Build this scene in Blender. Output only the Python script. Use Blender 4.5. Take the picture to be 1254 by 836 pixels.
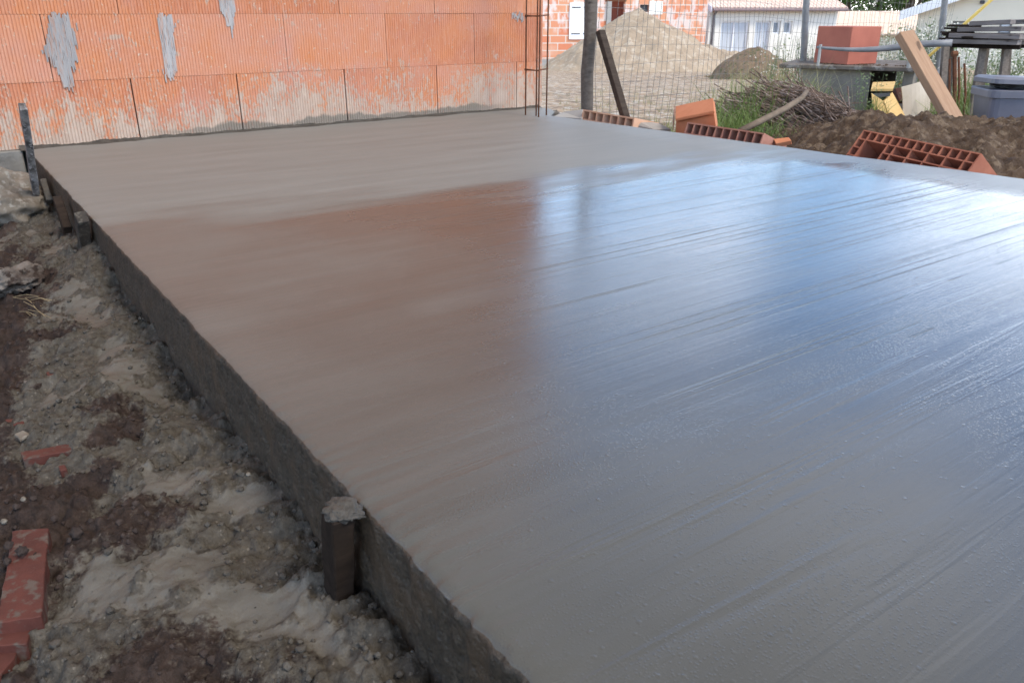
import bpy, bmesh, math, random
import numpy as np
from mathutils import Vector, Matrix, Euler
RAD = math.radians
rnd = random.Random(7)
sc = bpy.context.scene
for o in list(bpy.data.objects): bpy.data.objects.remove(o)
col = sc.collection

# ------------------------------------------------------------------ camera
TH, AZ, FPX = RAD(22.54), RAD(35.52), 975.0
CAM = np.array([0.0, -4.094, 0.554])
Fv = np.array([math.sin(AZ), math.cos(AZ)]); Rv = np.array([math.cos(AZ), -math.sin(AZ)])
cd = bpy.data.cameras.new('camera'); cam = bpy.data.objects.new('camera', cd); col.objects.link(cam)
cam.location = CAM; cam.rotation_euler = (RAD(90) - TH, 0, -AZ)
cd.sensor_width = 36; cd.lens = 36 * FPX / 1254; cd.clip_start = 0.02; cd.clip_end = 1500
cd.dof.use_dof = True; cd.dof.focus_distance = 2.0; cd.dof.aperture_fstop = 14.0
sc.camera = cam

# ------------------------------------------------------------------ sky, sun, exposure
SUN_EL, SUN_AZ = RAD(50), math.atan2(0.30, -0.95)       # azimuth clockwise from +Y
SUN_STRENGTH, SKY_STRENGTH = 1.65, 0.15
w = bpy.data.worlds.new('World'); sc.world = w; w.use_nodes = True
nt = w.node_tree; nt.nodes.clear()
def wn(t, **k):
    n = nt.nodes.new(t)
    for a, v in k.items(): setattr(n, a, v)
    return n
wo = wn('ShaderNodeOutputWorld'); bg = wn('ShaderNodeBackground'); bg.inputs[1].default_value = SKY_STRENGTH
sky = wn('ShaderNodeTexSky', sky_type='NISHITA', sun_disc=False, sun_elevation=SUN_EL, sun_rotation=SUN_AZ)
sky.altitude = 50; sky.air_density = 1.0; sky.dust_density = 0.25; sky.ozone_density = 5.0
tc = wn('ShaderNodeTexCoord'); sep = wn('ShaderNodeSeparateXYZ'); nt.links.new(tc.outputs['Generated'], sep.inputs[0])
zz = wn('ShaderNodeMath', operation='ADD'); nt.links.new(sep.outputs[2], zz.inputs[0]); zz.inputs[1].default_value = 0.12
comb = wn('ShaderNodeCombineXYZ')
for i in (0, 1):
    dv = wn('ShaderNodeMath', operation='DIVIDE'); nt.links.new(sep.outputs[i], dv.inputs[0]); nt.links.new(zz.outputs[0], dv.inputs[1])
    nt.links.new(dv.outputs[0], comb.inputs[i])
cmap = wn('ShaderNodeMapping'); nt.links.new(comb.outputs[0], cmap.inputs[0]); cmap.inputs[1].default_value = (3.3, 1.2, 0)
cn = wn('ShaderNodeTexNoise'); cn.inputs['Scale'].default_value = 0.95; cn.inputs['Detail'].default_value = 7; cn.inputs['Roughness'].default_value = 0.55
nt.links.new(cmap.outputs[0], cn.inputs['Vector'])
cr = wn('ShaderNodeValToRGB'); cr.color_ramp.elements[0].position = 0.50; cr.color_ramp.elements[1].position = 0.70
hi = wn('ShaderNodeMapRange'); nt.links.new(sep.outputs[2], hi.inputs[0])       # thin overcast overhead, breaks of blue lower down
for i, v in ((1, 0.40), (2, 0.75), (3, 0.0), (4, 0.22)): hi.inputs[i].default_value = v
ca = wn('ShaderNodeMath', operation='ADD'); nt.links.new(cn.outputs['Fac'], ca.inputs[0]); nt.links.new(hi.outputs[0], ca.inputs[1]); nt.links.new(ca.outputs[0], cr.inputs[0])
mix = wn('ShaderNodeMix', data_type='RGBA'); nt.links.new(cr.outputs[0], mix.inputs['Factor'])
hs = wn('ShaderNodeHueSaturation'); hs.inputs['Saturation'].default_value = 1.12; hs.inputs['Value'].default_value = 1.4; nt.links.new(sky.outputs[0], hs.inputs['Color']); nt.links.new(hs.outputs[0], mix.inputs['A'])
lum = wn('ShaderNodeMapRange'); nt.links.new(sep.outputs[2], lum.inputs[0])      # clouds pile up bright towards the horizon
for i, v in ((1, 0.05), (2, 0.66), (3, 1.0), (4, 0.0)): lum.inputs[i].default_value = v
cc = wn('ShaderNodeMix', data_type='RGBA'); nt.links.new(lum.outputs[0], cc.inputs['Factor'])
cc.inputs['A'].default_value = (2.5, 2.45, 2.4, 1); cc.inputs['B'].default_value = (32, 32, 33, 1); nt.links.new(cc.outputs['Result'], mix.inputs['B'])
nt.links.new(mix.outputs['Result'], bg.inputs[0]); nt.links.new(bg.outputs[0], wo.inputs[0])
sl = bpy.data.lights.new('sun', 'SUN'); sun = bpy.data.objects.new('sun', sl); col.objects.link(sun)
sl.energy = SUN_STRENGTH; sl.angle = RAD(14); sl.color = (1.0, 0.91, 0.80)
sd = Vector((math.sin(SUN_AZ) * math.cos(SUN_EL), math.cos(SUN_AZ) * math.cos(SUN_EL), math.sin(SUN_EL)))
sun.rotation_euler = sd.to_track_quat('Z', 'Y').to_euler()
vs = sc.view_settings; sc.display_settings.display_device = 'sRGB'
vs.view_transform = 'Standard'; vs.look = 'None'; vs.gamma = 1; vs.use_curve_mapping = False; vs.exposure = 1.02
sc.render.engine = 'CYCLES'; sc.cycles.max_bounces = 8; sc.cycles.use_denoising = True
try: sc.cycles.denoiser = 'OPENIMAGEDENOISE'
except Exception: pass

# ------------------------------------------------------------------ helpers: points
def ray(x, y):
    u = (x - 627) / FPX; v = (418 - y) / FPX
    fw = math.cos(TH) + v * math.sin(TH); up = -math.sin(TH) + v * math.cos(TH)
    q = Fv * fw + Rv * u
    return np.array([q[0], q[1], up]), fw
def at(x, y, D):                       # point of the sight line at ground distance D ahead
    r, fw = ray(x, y); return Vector(CAM + r * (D / fw))
def gz(x, y, z=0.0):
    r, fw = ray(x, y); return Vector(CAM + r * ((z - CAM[2]) / r[2]))
def pX(x, y, X):
    r, fw = ray(x, y); return Vector(CAM + r * (X / r[0]))
def pY(x, y, Y):
    r, fw = ray(x, y); return Vector(CAM + r * ((Y - CAM[1]) / r[1]))
def L(lat, D, z): return Vector((CAM[0] + Fv[0] * D + Rv[0] * lat, CAM[1] + Fv[1] * D + Rv[1] * lat, z))
FW, RT, UP = Vector((Fv[0], Fv[1], 0)), Vector((Rv[0], Rv[1], 0)), Vector((0, 0, 1))
def gD(D):                             # open ground behind the slab falls gently away
    D = np.asarray(D, float)
    return np.where(D < 5, -0.17 - 0.02 * np.clip(D - 3, -9, 2), -0.21 - 0.042 * np.clip(D - 5, 0, 50))
def gnd(x, D, lift=0.0):
    z = float(gD(D)) + lift; y = 60.0
    for _ in range(12):
        p = at(x, y, D); y += (p.z - z) * FPX / D
    return at(x, y, D)

# ------------------------------------------------------------------ helpers: numpy gradient noise
_prm = np.random.RandomState(3).permutation(512)
_gr = np.random.RandomState(4).uniform(0, 2 * math.pi, 512)
def pn(x, y):
    xi = np.floor(x).astype(int); yi = np.floor(y).astype(int); xf = x - xi; yf = y - yi
    def g(ix, iy, dx, dy):
        a = _gr[_prm[(_prm[ix & 511] + iy) & 511]]
        return np.cos(a) * dx + np.sin(a) * dy
    u = xf * xf * xf * (xf * (xf * 6 - 15) + 10); v = yf * yf * yf * (yf * (yf * 6 - 15) + 10)
    a = g(xi, yi, xf, yf); b = g(xi + 1, yi, xf - 1, yf); c = g(xi, yi + 1, xf, yf - 1); d = g(xi + 1, yi + 1, xf - 1, yf - 1)
    return (a + u * (b - a)) * (1 - v) + (c + u * (d - c)) * v
def fbm(x, y, o=4, r=0.5):
    s = 0; a = 1.0
    for k in range(o): s = s + a * pn(x * 2 ** k + 17.3 * k, y * 2 ** k - 9.1 * k); a *= r
    return s
def sst(a, b, x):
    t = np.clip((x - a) / (b - a), 0, 1); return t * t * (3 - 2 * t)

# ------------------------------------------------------------------ helpers: materials
class NT:
    def __init__(s, name):
        s.m = bpy.data.materials.new(name); s.m.use_nodes = True; s.t = s.m.node_tree
        s.b = s.t.nodes['Principled BSDF']; s._tc = None
    def n(s, t, ins=None, **k):
        n = s.t.nodes.new(t)
        for a, v in k.items(): setattr(n, a, v)
        for a, v in (ins or {}).items(): s.set(n.inputs[a], v)
        return n
    def set(s, i, v):
        if isinstance(v, bpy.types.NodeSocket): s.t.links.new(v, i)
        else:
            if isinstance(v, tuple) and len(v) == 3 and i.type == 'RGBA': v = v + (1,)
            i.default_value = v
    def co(s):
        if not s._tc: s._tc = s.t.nodes.new('ShaderNodeTexCoord')
        return s._tc.outputs['Object']
    def geo(s): return s.n('ShaderNodeNewGeometry').outputs['Position']
    def map(s, v, scale=(1, 1, 1), rot=(0, 0, 0), loc=(0, 0, 0)):
        return s.n('ShaderNodeMapping', {0: v, 1: loc, 2: rot, 3: scale}).outputs[0]
    def noise(s, v, scale, det=4, ro=0.55, dist=0.0): return s.n('ShaderNodeTexNoise', {'Vector': v, 'Scale': scale, 'Detail': det, 'Roughness': ro, 'Distortion': dist}).outputs['Fac']
    def vor(s, v, scale, feature='F1', out='Distance'): return s.n('ShaderNodeTexVoronoi', {'Vector': v, 'Scale': scale}, feature=feature).outputs[out]
    def ramp(s, f, a, b, lo=0.0, hi=1.0): return s.n('ShaderNodeMapRange', {0: f, 1: a, 2: b, 3: lo, 4: hi}).outputs[0]
    def mth(s, op, a, b=0.5, clamp=False):
        n = s.n('ShaderNodeMath', {0: a, 1: b}, operation=op); n.use_clamp = clamp; return n.outputs[0]
    def mix(s, f, a, b): return s.n('ShaderNodeMix', {'Factor': f, 'A': a, 'B': b}, data_type='RGBA').outputs['Result']
    def mul(s, c, f):
        n = s.n('ShaderNodeMix', {'Factor': 1.0, 'A': c}, data_type='RGBA', blend_type='MULTIPLY')
        cc = s.n('ShaderNodeCombineColor', {0: f, 1: f, 2: f}); s.t.links.new(cc.outputs[0], n.inputs['B']); return n.outputs['Result']
    def attr(s, name): return s.n('ShaderNodeAttribute', attribute_name=name).outputs['Fac']
    def xyz(s, v):
        n = s.n('ShaderNodeSeparateXYZ', {0: v}); return n.outputs
    def bump(s, h, st, dist, nrm=None):
        d = {'Height': h, 'Strength': st, 'Distance': dist}
        if nrm is not None: d['Normal'] = nrm
        return s.n('ShaderNodeBump', d).outputs[0]
    def fin(s, c=None, r=None, nrm=None, **k):
        if c is not None: s.set(s.b.inputs['Base Color'], c)
        if r is not None: s.set(s.b.inputs['Roughness'], r)
        if nrm is not None: s.set(s.b.inputs['Normal'], nrm)
        for a, v in k.items(): s.set(s.b.inputs[a.replace('_', ' ')], v)
        return s.m
def M(name, c1, c2=None, sc_=8.0, rough=0.75, bump=0.35, bs=None, bd=0.01, stretch=(1, 1, 1), c3=None, **k):
    t = NT(name); v = t.map(t.co(), stretch); f = t.noise(v, sc_, 5, 0.6)
    c2 = c2 or tuple(x * 0.75 for x in c1)
    c = t.mix(t.ramp(f, 0.35, 0.65), c1, c2)
    if c3: c = t.mix(t.ramp(t.noise(v, sc_ * 2.7, 4, 0.6), 0.52, 0.62), c, c3)
    oi = t.n('ShaderNodeObjectInfo').outputs['Random']
    c = t.mul(c, t.ramp(oi, 0, 1, 0.88, 1.1))
    nr = t.bump(t.noise(v, bs or sc_ * 6, 4, 0.65), bump, bd) if bump else None
    t.b.inputs['Specular IOR Level'].default_value = 0.25 if rough > 0.7 else 0.5
    return t.fin(c, rough, nr, **k)
def wood(name, c1, c2, rough=0.75, sc_=14):                       # grain along local X
    t = NT(name); v = t.map(t.co(), (0.12, 1, 1)); f = t.noise(v, sc_ * 3, 5, 0.65, 0.4)
    c = t.mix(t.ramp(f, 0.3, 0.7), c1, c2)
    kn = t.noise(t.map(t.co(), (1, 2.2, 2.2)), sc_ * 0.5, 2)
    c = t.mix(t.ramp(kn, 0.68, 0.75), c, tuple(x * 0.45 for x in c1))
    c = t.mul(c, t.ramp(t.n('ShaderNodeObjectInfo').outputs['Random'], 0, 1, 0.75, 1.15))
    return t.fin(c, rough, t.bump(f, 0.4, 0.004), Specular_IOR_Level=0.12 if rough > 0.8 else 0.3)

# ------------------------------------------------------------------ helpers: mesh building
class MB:
    def __init__(s): s.v = []; s.f = []; s.mi = []; s.vc = []; s.cur = 0; s.val = 0.5
    def add(s, vs, fs):
        o = len(s.v); s.v += [tuple(p) for p in vs]; s.vc += [s.val] * len(vs)
        for f in fs: s.f.append([o + i for i in f]); s.mi.append(s.cur)
    def box(s, c, d, ax=None):         # centre, full sizes, axes (3 vectors)
        ax = ax or (Vector((1, 0, 0)), Vector((0, 1, 0)), UP); c = Vector(c)
        vs = [c + ax[0] * (d[0] / 2 * i) + ax[1] * (d[1] / 2 * j) + ax[2] * (d[2] / 2 * k) for i in (-1, 1) for j in (-1, 1) for k in (-1, 1)]
        s.add(vs, [(0, 1, 3, 2), (4, 6, 7, 5), (0, 4, 5, 1), (2, 3, 7, 6), (0, 2, 6, 4), (1, 5, 7, 3)]); return s
    def bar(s, a, b, w_, h_, up=UP, taper=1.0):       # rectangular bar from a to b
        a = Vector(a); b = Vector(b); x = (b - a).normalized()
        y = up.cross(x)
        if y.length < 1e-4: y = Vector((1, 0, 0)).cross(x)
        y.normalize(); z = x.cross(y); vs = []
        for p, t in ((a, 1), (b, taper)):
            for i, j in ((-1, -1), (1, -1), (1, 1), (-1, 1)): vs.append(p + y * (w_ / 2 * i * t) + z * (h_ / 2 * j * t))
        s.add(vs, [(3, 2, 1, 0), (4, 5, 6, 7), (0, 1, 5, 4), (1, 2, 6, 5), (2, 3, 7, 6), (3, 0, 4, 7)]); return s
    def tube(s, path, r, n=6, cap=True):
        path = [Vector(p) for p in path]; rs = r if isinstance(r, (list, tuple)) else [r] * len(path)
        vs = []; fs = []; ref = None
        for i, p in enumerate(path):
            t = (path[min(i + 1, len(path) - 1)] - path[max(i - 1, 0)]).normalized()
            if ref is None: ref = t.orthogonal().normalized()
            ref = (ref - t * ref.dot(t)).normalized(); b = t.cross(ref)
            for k in range(n):
                a = 2 * math.pi * k / n; vs.append(p + (ref * math.cos(a) + b * math.sin(a)) * rs[i])
        for i in range(len(path) - 1):
            for k in range(n): fs.append((i * n + k, i * n + (k + 1) % n, (i + 1) * n + (k + 1) % n, (i + 1) * n + k))
        if cap: fs.append(tuple(range(n))[::-1]); fs.append(tuple((len(path) - 1) * n + k for k in range(n)))
        s.add(vs, fs); return s
    def prism(s, poly, ext):           # polygon (list of points) extruded by vector
        n = len(poly); e = Vector(ext); vs = [Vector(p) for p in poly] + [Vector(p) + e for p in poly]
        s.add(vs, [tuple(range(n))[::-1], tuple(range(n, 2 * n))] + [(i, (i + 1) % n, n + (i + 1) % n, n + i) for i in range(n)]); return s
    def lattice(s, us, vs_, solid, o, U, V, D):      # a block with through holes: face grid us x vs_, extruded along D
        o = Vector(o); nu, nv = len(us), len(vs_); idx = {}
        def P(i, j, k):
            key = (i, j, k)
            if key not in idx: idx[key] = len(s.v); s.v.append(tuple(o + U * us[i] + V * vs_[j] + (D if k else Vector()))); s.vc.append(s.val)
            return idx[key]
        S = lambda i, j: 0 <= i < nu - 1 and 0 <= j < nv - 1 and solid(i, j)
        def F(*p): s.f.append([P(*q) for q in p]); s.mi.append(s.cur)
        for i in range(nu - 1):
            for j in range(nv - 1):
                if not S(i, j): continue
                F((i, j, 0), (i + 1, j, 0), (i + 1, j + 1, 0), (i, j + 1, 0)); F((i, j, 1), (i, j + 1, 1), (i + 1, j + 1, 1), (i + 1, j, 1))
                if not S(i - 1, j): F((i, j, 0), (i, j + 1, 0), (i, j + 1, 1), (i, j, 1))
                if not S(i + 1, j): F((i + 1, j, 0), (i + 1, j, 1), (i + 1, j + 1, 1), (i + 1, j + 1, 0))
                if not S(i, j - 1): F((i, j, 0), (i, j, 1), (i + 1, j, 1), (i + 1, j, 0))
                if not S(i, j + 1): F((i, j + 1, 0), (i + 1, j + 1, 0), (i + 1, j + 1, 1), (i, j + 1, 1))
        return s
    def build(s, name, mats, parent=None, bevel=0, smooth=False, origin=None, attr=None, axes=None, rec=True):
        mats = mats if isinstance(mats, (list, tuple)) else [mats]
        me = bpy.data.meshes.new(name)
        mw = Matrix.Identity(4)
        if axes: mw = Matrix((axes[0], axes[1], axes[2])).transposed().to_4x4()
        if origin is None:
            a = np.array(s.v); org = Vector((a.min(0) + a.max(0)) / 2); org.z = float(a[:, 2].min())
        else: org = Vector(origin)
        mw.translation = org; inv = mw.inverted()
        me.from_pydata([inv @ Vector(p) for p in s.v], [], s.f)
        for m in mats: me.materials.append(m)
        me.polygons.foreach_set('material_index', s.mi)
        if attr:
            at_ = me.attributes.new(attr, 'FLOAT', 'POINT'); at_.data.foreach_set('value', s.vc)
        bm = bmesh.new(); bm.from_mesh(me)
        if rec: bmesh.ops.recalc_face_normals(bm, faces=bm.faces)
        if bevel:
            es = [e for e in bm.edges if len(e.link_faces) == 2 and e.calc_face_angle(0) > 0.6]
            bmesh.ops.bevel(bm, geom=es, offset=bevel, segments=1, affect='EDGES', clamp_overlap=True)
        bm.to_mesh(me); bm.free()
        if smooth: me.polygons.foreach_set('use_smooth', [True] * len(me.polygons))
        o = bpy.data.objects.new(name, me); col.objects.link(o)
        if parent is not None:
            pw = PW.get(parent.name, Matrix.Identity(4)); o.parent = parent
            o.matrix_parent_inverse = Matrix.Identity(4); o.matrix_basis = pw.inverted() @ mw
        else: o.matrix_basis = mw
        PW[o.name] = mw.copy()
        return o
PW = {}
def tag(o, label, cat, group=None, kind=None):
    o['label'] = label
    if cat: o['category'] = cat
    if group: o['group'] = group
    if kind: o['kind'] = kind
    return o
def structure(o, label=None):
    o['kind'] = 'structure'
    if label: o['label'] = label
    return o
def empty(name, loc, label, cat, group=None):
    o = bpy.data.objects.new(name, None); col.objects.link(o); o.location = Vector(loc); o.empty_display_size = 0.1
    PW[o.name] = Matrix.Translation(Vector(loc)); return tag(o, label, cat, group)
def grid_mesh(name, X, Y, Z, mats, attrs=None, mi=None, smooth=True, parent=None):
    ny, nx = X.shape; me = bpy.data.meshes.new(name)
    v = np.stack([X, Y, Z], -1).reshape(-1, 3)
    i = np.arange(ny * nx).reshape(ny, nx)
    q = np.stack([i[:-1, :-1], i[:-1, 1:], i[1:, 1:], i[1:, :-1]], -1).reshape(-1, 4)
    me.vertices.add(len(v)); me.vertices.foreach_set('co', v.ravel())
    me.loops.add(q.size); me.loops.foreach_set('vertex_index', q.ravel().astype(np.int32))
    me.polygons.add(len(q)); me.polygons.foreach_set('loop_start', np.arange(0, q.size, 4, dtype=np.int32))
    try: me.polygons.foreach_set('loop_total', np.full(len(q), 4, np.int32))
    except Exception: pass
    for m in mats: me.materials.append(m)
    me.update(calc_edges=True)
    if mi is not None: me.polygons.foreach_set('material_index', mi.astype(np.int32))
    me.polygons.foreach_set('use_smooth', np.full(len(q), smooth))
    for k, a in (attrs or {}).items():
        t = me.attributes.new(k, 'FLOAT', 'POINT'); t.data.foreach_set('value', a.ravel().astype(np.float32))
    me.validate(); o = bpy.data.objects.new(name, me); col.objects.link(o); PW[o.name] = Matrix.Identity(4)
    if parent is not None: o.parent = parent; o.matrix_basis = PW[parent.name].inverted()
    return o
def rock(name, c, r, mat, seed, sub=4, amp=0.25, parent=None, squash=(1, 1, 1), rot=0.0, fine=0.05):
    bm = bmesh.new(); bmesh.ops.create_icosphere(bm, subdivisions=sub, radius=1.0)
    from mathutils import noise as mn
    R3 = Matrix.Rotation(rot, 3, 'Z')
    for v in bm.verts:
        p = v.co.normalized(); q = p * 1.3 + Vector((seed * 3.1, seed * 1.7, seed))
        k = 1 + amp * mn.fractal(q, 1.0, 2.0, 4) - amp * 0.7 * abs(mn.noise(q * 2.1)) + fine * mn.fractal(q * 6, 1.0, 2.0, 3)
        v.co = R3 @ Vector((p.x * k * r * squash[0], p.y * k * r * squash[1], p.z * k * r * squash[2]))
    me = bpy.data.meshes.new(name); bm.to_mesh(me); bm.free(); me.materials.append(mat)
    me.polygons.foreach_set('use_smooth', [True] * len(me.polygons))
    o = bpy.data.objects.new(name, me); col.objects.link(o); o.location = c; PW[o.name] = Matrix.Translation(Vector(c))
    if parent is not None: o.parent = parent; o.matrix_basis = PW[parent.name].inverted() @ Matrix.Translation(Vector(c))
    return o

# ------------------------------------------------------------------ materials
def mat_slab_top():
    t = NT('wet_concrete'); p = t.geo(); x, y, z = t.xyz(p)
    big = t.noise(p, 1.6, 4, 0.55); st = t.noise(t.map(p, (1.0, 9, 1), (0, 0, RAD(5))), 1.6, 5, 0.6)
    c = t.mix(t.ramp(st, 0.3, 0.72), (0.029, 0.0280, 0.0240), (0.038, 0.0365, 0.0315))  # wet grey, with the foreground's shade darkened into it as well
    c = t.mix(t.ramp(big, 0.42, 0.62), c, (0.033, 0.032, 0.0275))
    # the last float pass stopped about 1.8 m from the wall: beyond it the surface has dulled
    wob = t.noise(t.map(p, (0.8, 3, 1)), 1.4, 4, 0.6)
    yw = t.mth('ADD', y, t.ramp(wob, 0.3, 0.7, -0.16, 0.16)); yw = t.mth('ADD', yw, t.mth('MULTIPLY', x, 0.10))
    dsm = t.n('ShaderNodeMapRange', {0: yw, 1: -1.98, 2: -1.48, 3: 0.0, 4: 1.0}, interpolation_type='SMOOTHSTEP'); dsh = t.ramp(yw, -1.74, -1.58)
    dry = t.n('ShaderNodeMix', {'Factor': t.ramp(x, 1.2, 1.9, 0.0, 0.30), 'A': dsm.outputs[0], 'B': dsh}).outputs[0]
    xw = t.mth('ADD', x, t.ramp(wob, 0.3, 0.7, -0.12, 0.12)); dry = t.mth('MAXIMUM', dry, t.ramp(xw, 2.78, 2.95, 0, 0.55))
    # left strip by the edge dulled too
    dl = t.mth('MULTIPLY', t.ramp(t.mth('ADD', x, t.ramp(big, 0.3, 0.7, -0.35, 0.35)), 0.40, 1.45, 0.54, 0.04), t.ramp(y, -3.5, -2.6, 0.45, 1.0)); dry = t.mth('MAXIMUM', dry, dl)
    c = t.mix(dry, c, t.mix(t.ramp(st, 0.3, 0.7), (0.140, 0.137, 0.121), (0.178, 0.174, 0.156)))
    r = t.ramp(dry, 0, 1, 0.14, 0.56); r = t.mth('ADD', r, t.ramp(st, 0.3, 0.75, 0.0, 0.06))
    t.b.inputs['Coat Weight'].default_value = 0.0; t.set(t.b.inputs['Coat Weight'], t.ramp(dry, 0, 1, 0.15, 0.0)); t.set(t.b.inputs['Coat Roughness'], t.mth('MULTIPLY', r, 0.8)); t.b.inputs['Coat IOR'].default_value = 1.4
    # float strokes: two fans of long fine lines
    def strokes(ang, sy, sx, loc):
        v = t.map(p, (sx, sy, 1), (0, 0, RAD(ang)), loc); return v
    a1 = t.noise(strokes(7.5, 14, 0.22, (0, 0, 0)), 2.2, 5, 0.62, 0.15); a2 = t.noise(strokes(7.5, 38, 0.16, (3, 1, 0)), 1.6, 3, 0.7)
    b1 = t.noise(strokes(-9, 12, 0.25, (5, 2, 0)), 2.2, 5, 0.62, 0.15); b2 = t.noise(strokes(-9, 30, 0.3, (1, 7, 0)), 1.6, 3, 0.7)
    fan = t.ramp(t.mth('ADD', y, t.ramp(big, 0.3, 0.7, -0.2, 0.2)), -3.30, -3.42)
    s1 = t.n('ShaderNodeMix', {'Factor': fan, 'A': a1, 'B': b1}).outputs[0]
    s2 = t.n('ShaderNodeMix', {'Factor': fan, 'A': a2, 'B': b2}).outputs[0]
    arc = t.noise(t.map(p, (0.35, 5.5, 1), (0, 0, RAD(-10))), 1.7, 4, 0.6, 0.6)
    line = t.mth('MULTIPLY', t.ramp(s2, 0.575, 0.64), t.ramp(t.noise(t.map(p, (0.9, 3, 1)), 2.0, 3), 0.36, 0.55))   # distinct drag lines
    line = t.mth('MULTIPLY', line, t.mth('MULTIPLY', t.ramp(fan, 0, 1, 1.0, 0.12), t.ramp(x, 0.75, 1.15)))
    # pimples of fine aggregate, thicker in some bands
    pim = t.ramp(t.vor(p, 230), 0.10, 0.42, 1, 0); pm = t.ramp(t.noise(t.map(p, (1, 3, 1)), 2.6, 4), 0.40, 0.62, 0.15, 1.0)
    pim = t.mth('MULTIPLY', pim, pm)
    pim2 = t.ramp(t.vor(t.map(p, loc=(3, 3, 3)), 48), 0.05, 0.16, 1, 0)
    wet = t.ramp(dry, 0, 1, 1, 0.35)
    n = t.bump(s1, 0.09, 0.010); n = t.bump(t.mth('MULTIPLY', fan, t.ramp(arc, 0.52, 0.60)), 0.25, 0.003, n)
    n = t.bump(t.mth('MULTIPLY', t.mth('MULTIPLY', line, wet), -1.0), 0.6, 0.0022, n)
    n = t.bump(t.mth('MULTIPLY', pim, wet), 0.27, 0.0010, n)
    n = t.bump(pim2, 0.22, 0.0012, n)
    n = t.bump(t.noise(p, 420, 3, 0.7), 0.12, 0.0012, n)
    t.b.inputs['Specular IOR Level'].default_value = 0.5
    return t.fin(c, r, n)
def mat_slab_side():
    t = NT('raw_concrete_edge'); p = t.geo()
    f = t.noise(p, 110, 5, 0.7); g = t.noise(p, 9, 4, 0.6); pits = t.ramp(t.vor(p, 110), 0.1, 0.5)
    c = t.mix(t.ramp(f, 0.35, 0.68), (0.013, 0.009, 0.005), (0.050, 0.036, 0.022))  # brown raw concrete, its colour deepened for the side's shade
    c = t.mix(t.ramp(g, 0.5, 0.62), c, t.mix(f, (0.022, 0.013, 0.0065), (0.066, 0.042, 0.022)))
    n = t.bump(t.mth('ADD', f, t.mth('MULTIPLY', pits, 0.6)), 0.45, 0.004); n = t.bump(t.noise(p, 260, 3, 0.7), 0.4, 0.002, n)
    return t.fin(c, 0.62, n)
def mat_ground():
    t = NT('ground'); p = t.geo(); gy, slu, far = t.attr('grey'), t.attr('slurry'), t.attr('far')
    f1 = t.noise(p, 14, 6, 0.65); f2 = t.noise(p, 70, 5, 0.7); f3 = t.noise(p, 3.0, 4, 0.6)
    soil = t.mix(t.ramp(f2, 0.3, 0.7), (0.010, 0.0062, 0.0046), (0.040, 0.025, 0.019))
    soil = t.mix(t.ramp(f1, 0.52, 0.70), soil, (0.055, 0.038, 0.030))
    mud = t.mix(t.ramp(f2, 0.32, 0.68), (0.036, 0.0305, 0.024), (0.084, 0.073, 0.058))  # wet mud grey, also lowered to carry the shade over the foreground
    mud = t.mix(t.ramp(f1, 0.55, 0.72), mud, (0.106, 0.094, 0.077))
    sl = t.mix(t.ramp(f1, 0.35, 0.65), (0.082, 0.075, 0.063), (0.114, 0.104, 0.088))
    cel = t.xyz(t.vor(p, 130, out='Color'))[0]; cel2 = t.xyz(t.vor(p, 330, out='Color'))[1]
    spk = t.mth('MULTIPLY', t.ramp(cel, 0, 1, 0.90, 1.10), t.ramp(cel2, 0, 1, 0.92, 1.08))
    soil = t.mul(soil, spk); mud = t.mul(mud, spk); mud = t.mix(t.ramp(cel2, 0.985, 0.99, 0, 0.6), mud, (0.16, 0.14, 0.115))
    gmask = t.ramp(t.mth('ADD', gy, t.ramp(f2, 0.3, 0.7, -0.35, 0.35)), 0.35, 0.65)
    c = t.mix(gmask, soil, mud); c = t.mix(t.ramp(t.mth('ADD', slu, t.ramp(f2, 0.3, 0.7, -0.2, 0.2)), 0.4, 0.6), c, sl)
    peb = t.vor(p, 16, out='Color'); pr = t.xyz(peb)[0]
    gr = t.mix(t.ramp(f3, 0.35, 0.65), (0.33, 0.230, 0.140), (0.46, 0.345, 0.235))
    gr = t.mix(t.ramp(t.noise(p, 5, 6, 0.7), 0.50, 0.58, 0, 0.85), gr, (0.17, 0.115, 0.068)); gr = t.mix(t.ramp(t.noise(p, 2.1, 6, 0.75), 0.54, 0.62, 0, 0.7), gr, (0.42, 0.335, 0.235))
    gr = t.mix(t.ramp(pr, 0.80, 0.86, 0, 0.8), gr, (0.52, 0.47, 0.40)); gr = t.mix(t.ramp(pr, 0.16, 0.10, 0, 0.7), gr, (0.12, 0.10, 0.07))
    c = t.mix(far, c, gr); t.b.inputs['Specular IOR Level'].default_value = 0.22
    r = t.n('ShaderNodeMix', {'Factor': slu, 'A': 0.72, 'B': 0.42}).outputs[0]
    rg = t.ramp(slu, 0, 1, 1, 0.25)
    n = t.bump(t.mth('MULTIPLY', rg, f2), 0.75, 0.008); n = t.bump(t.mth('MULTIPLY', rg, t.vor(p, 70)), 0.25, 0.006, n); n = t.bump(t.noise(p, 300, 4, 0.7), 0.5, 0.0025, n)
    n = t.bump(t.mth('MULTIPLY', far, t.noise(p, 9, 5, 0.7)), 0.8, 0.08, n)
    return t.fin(c, r, n)
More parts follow.
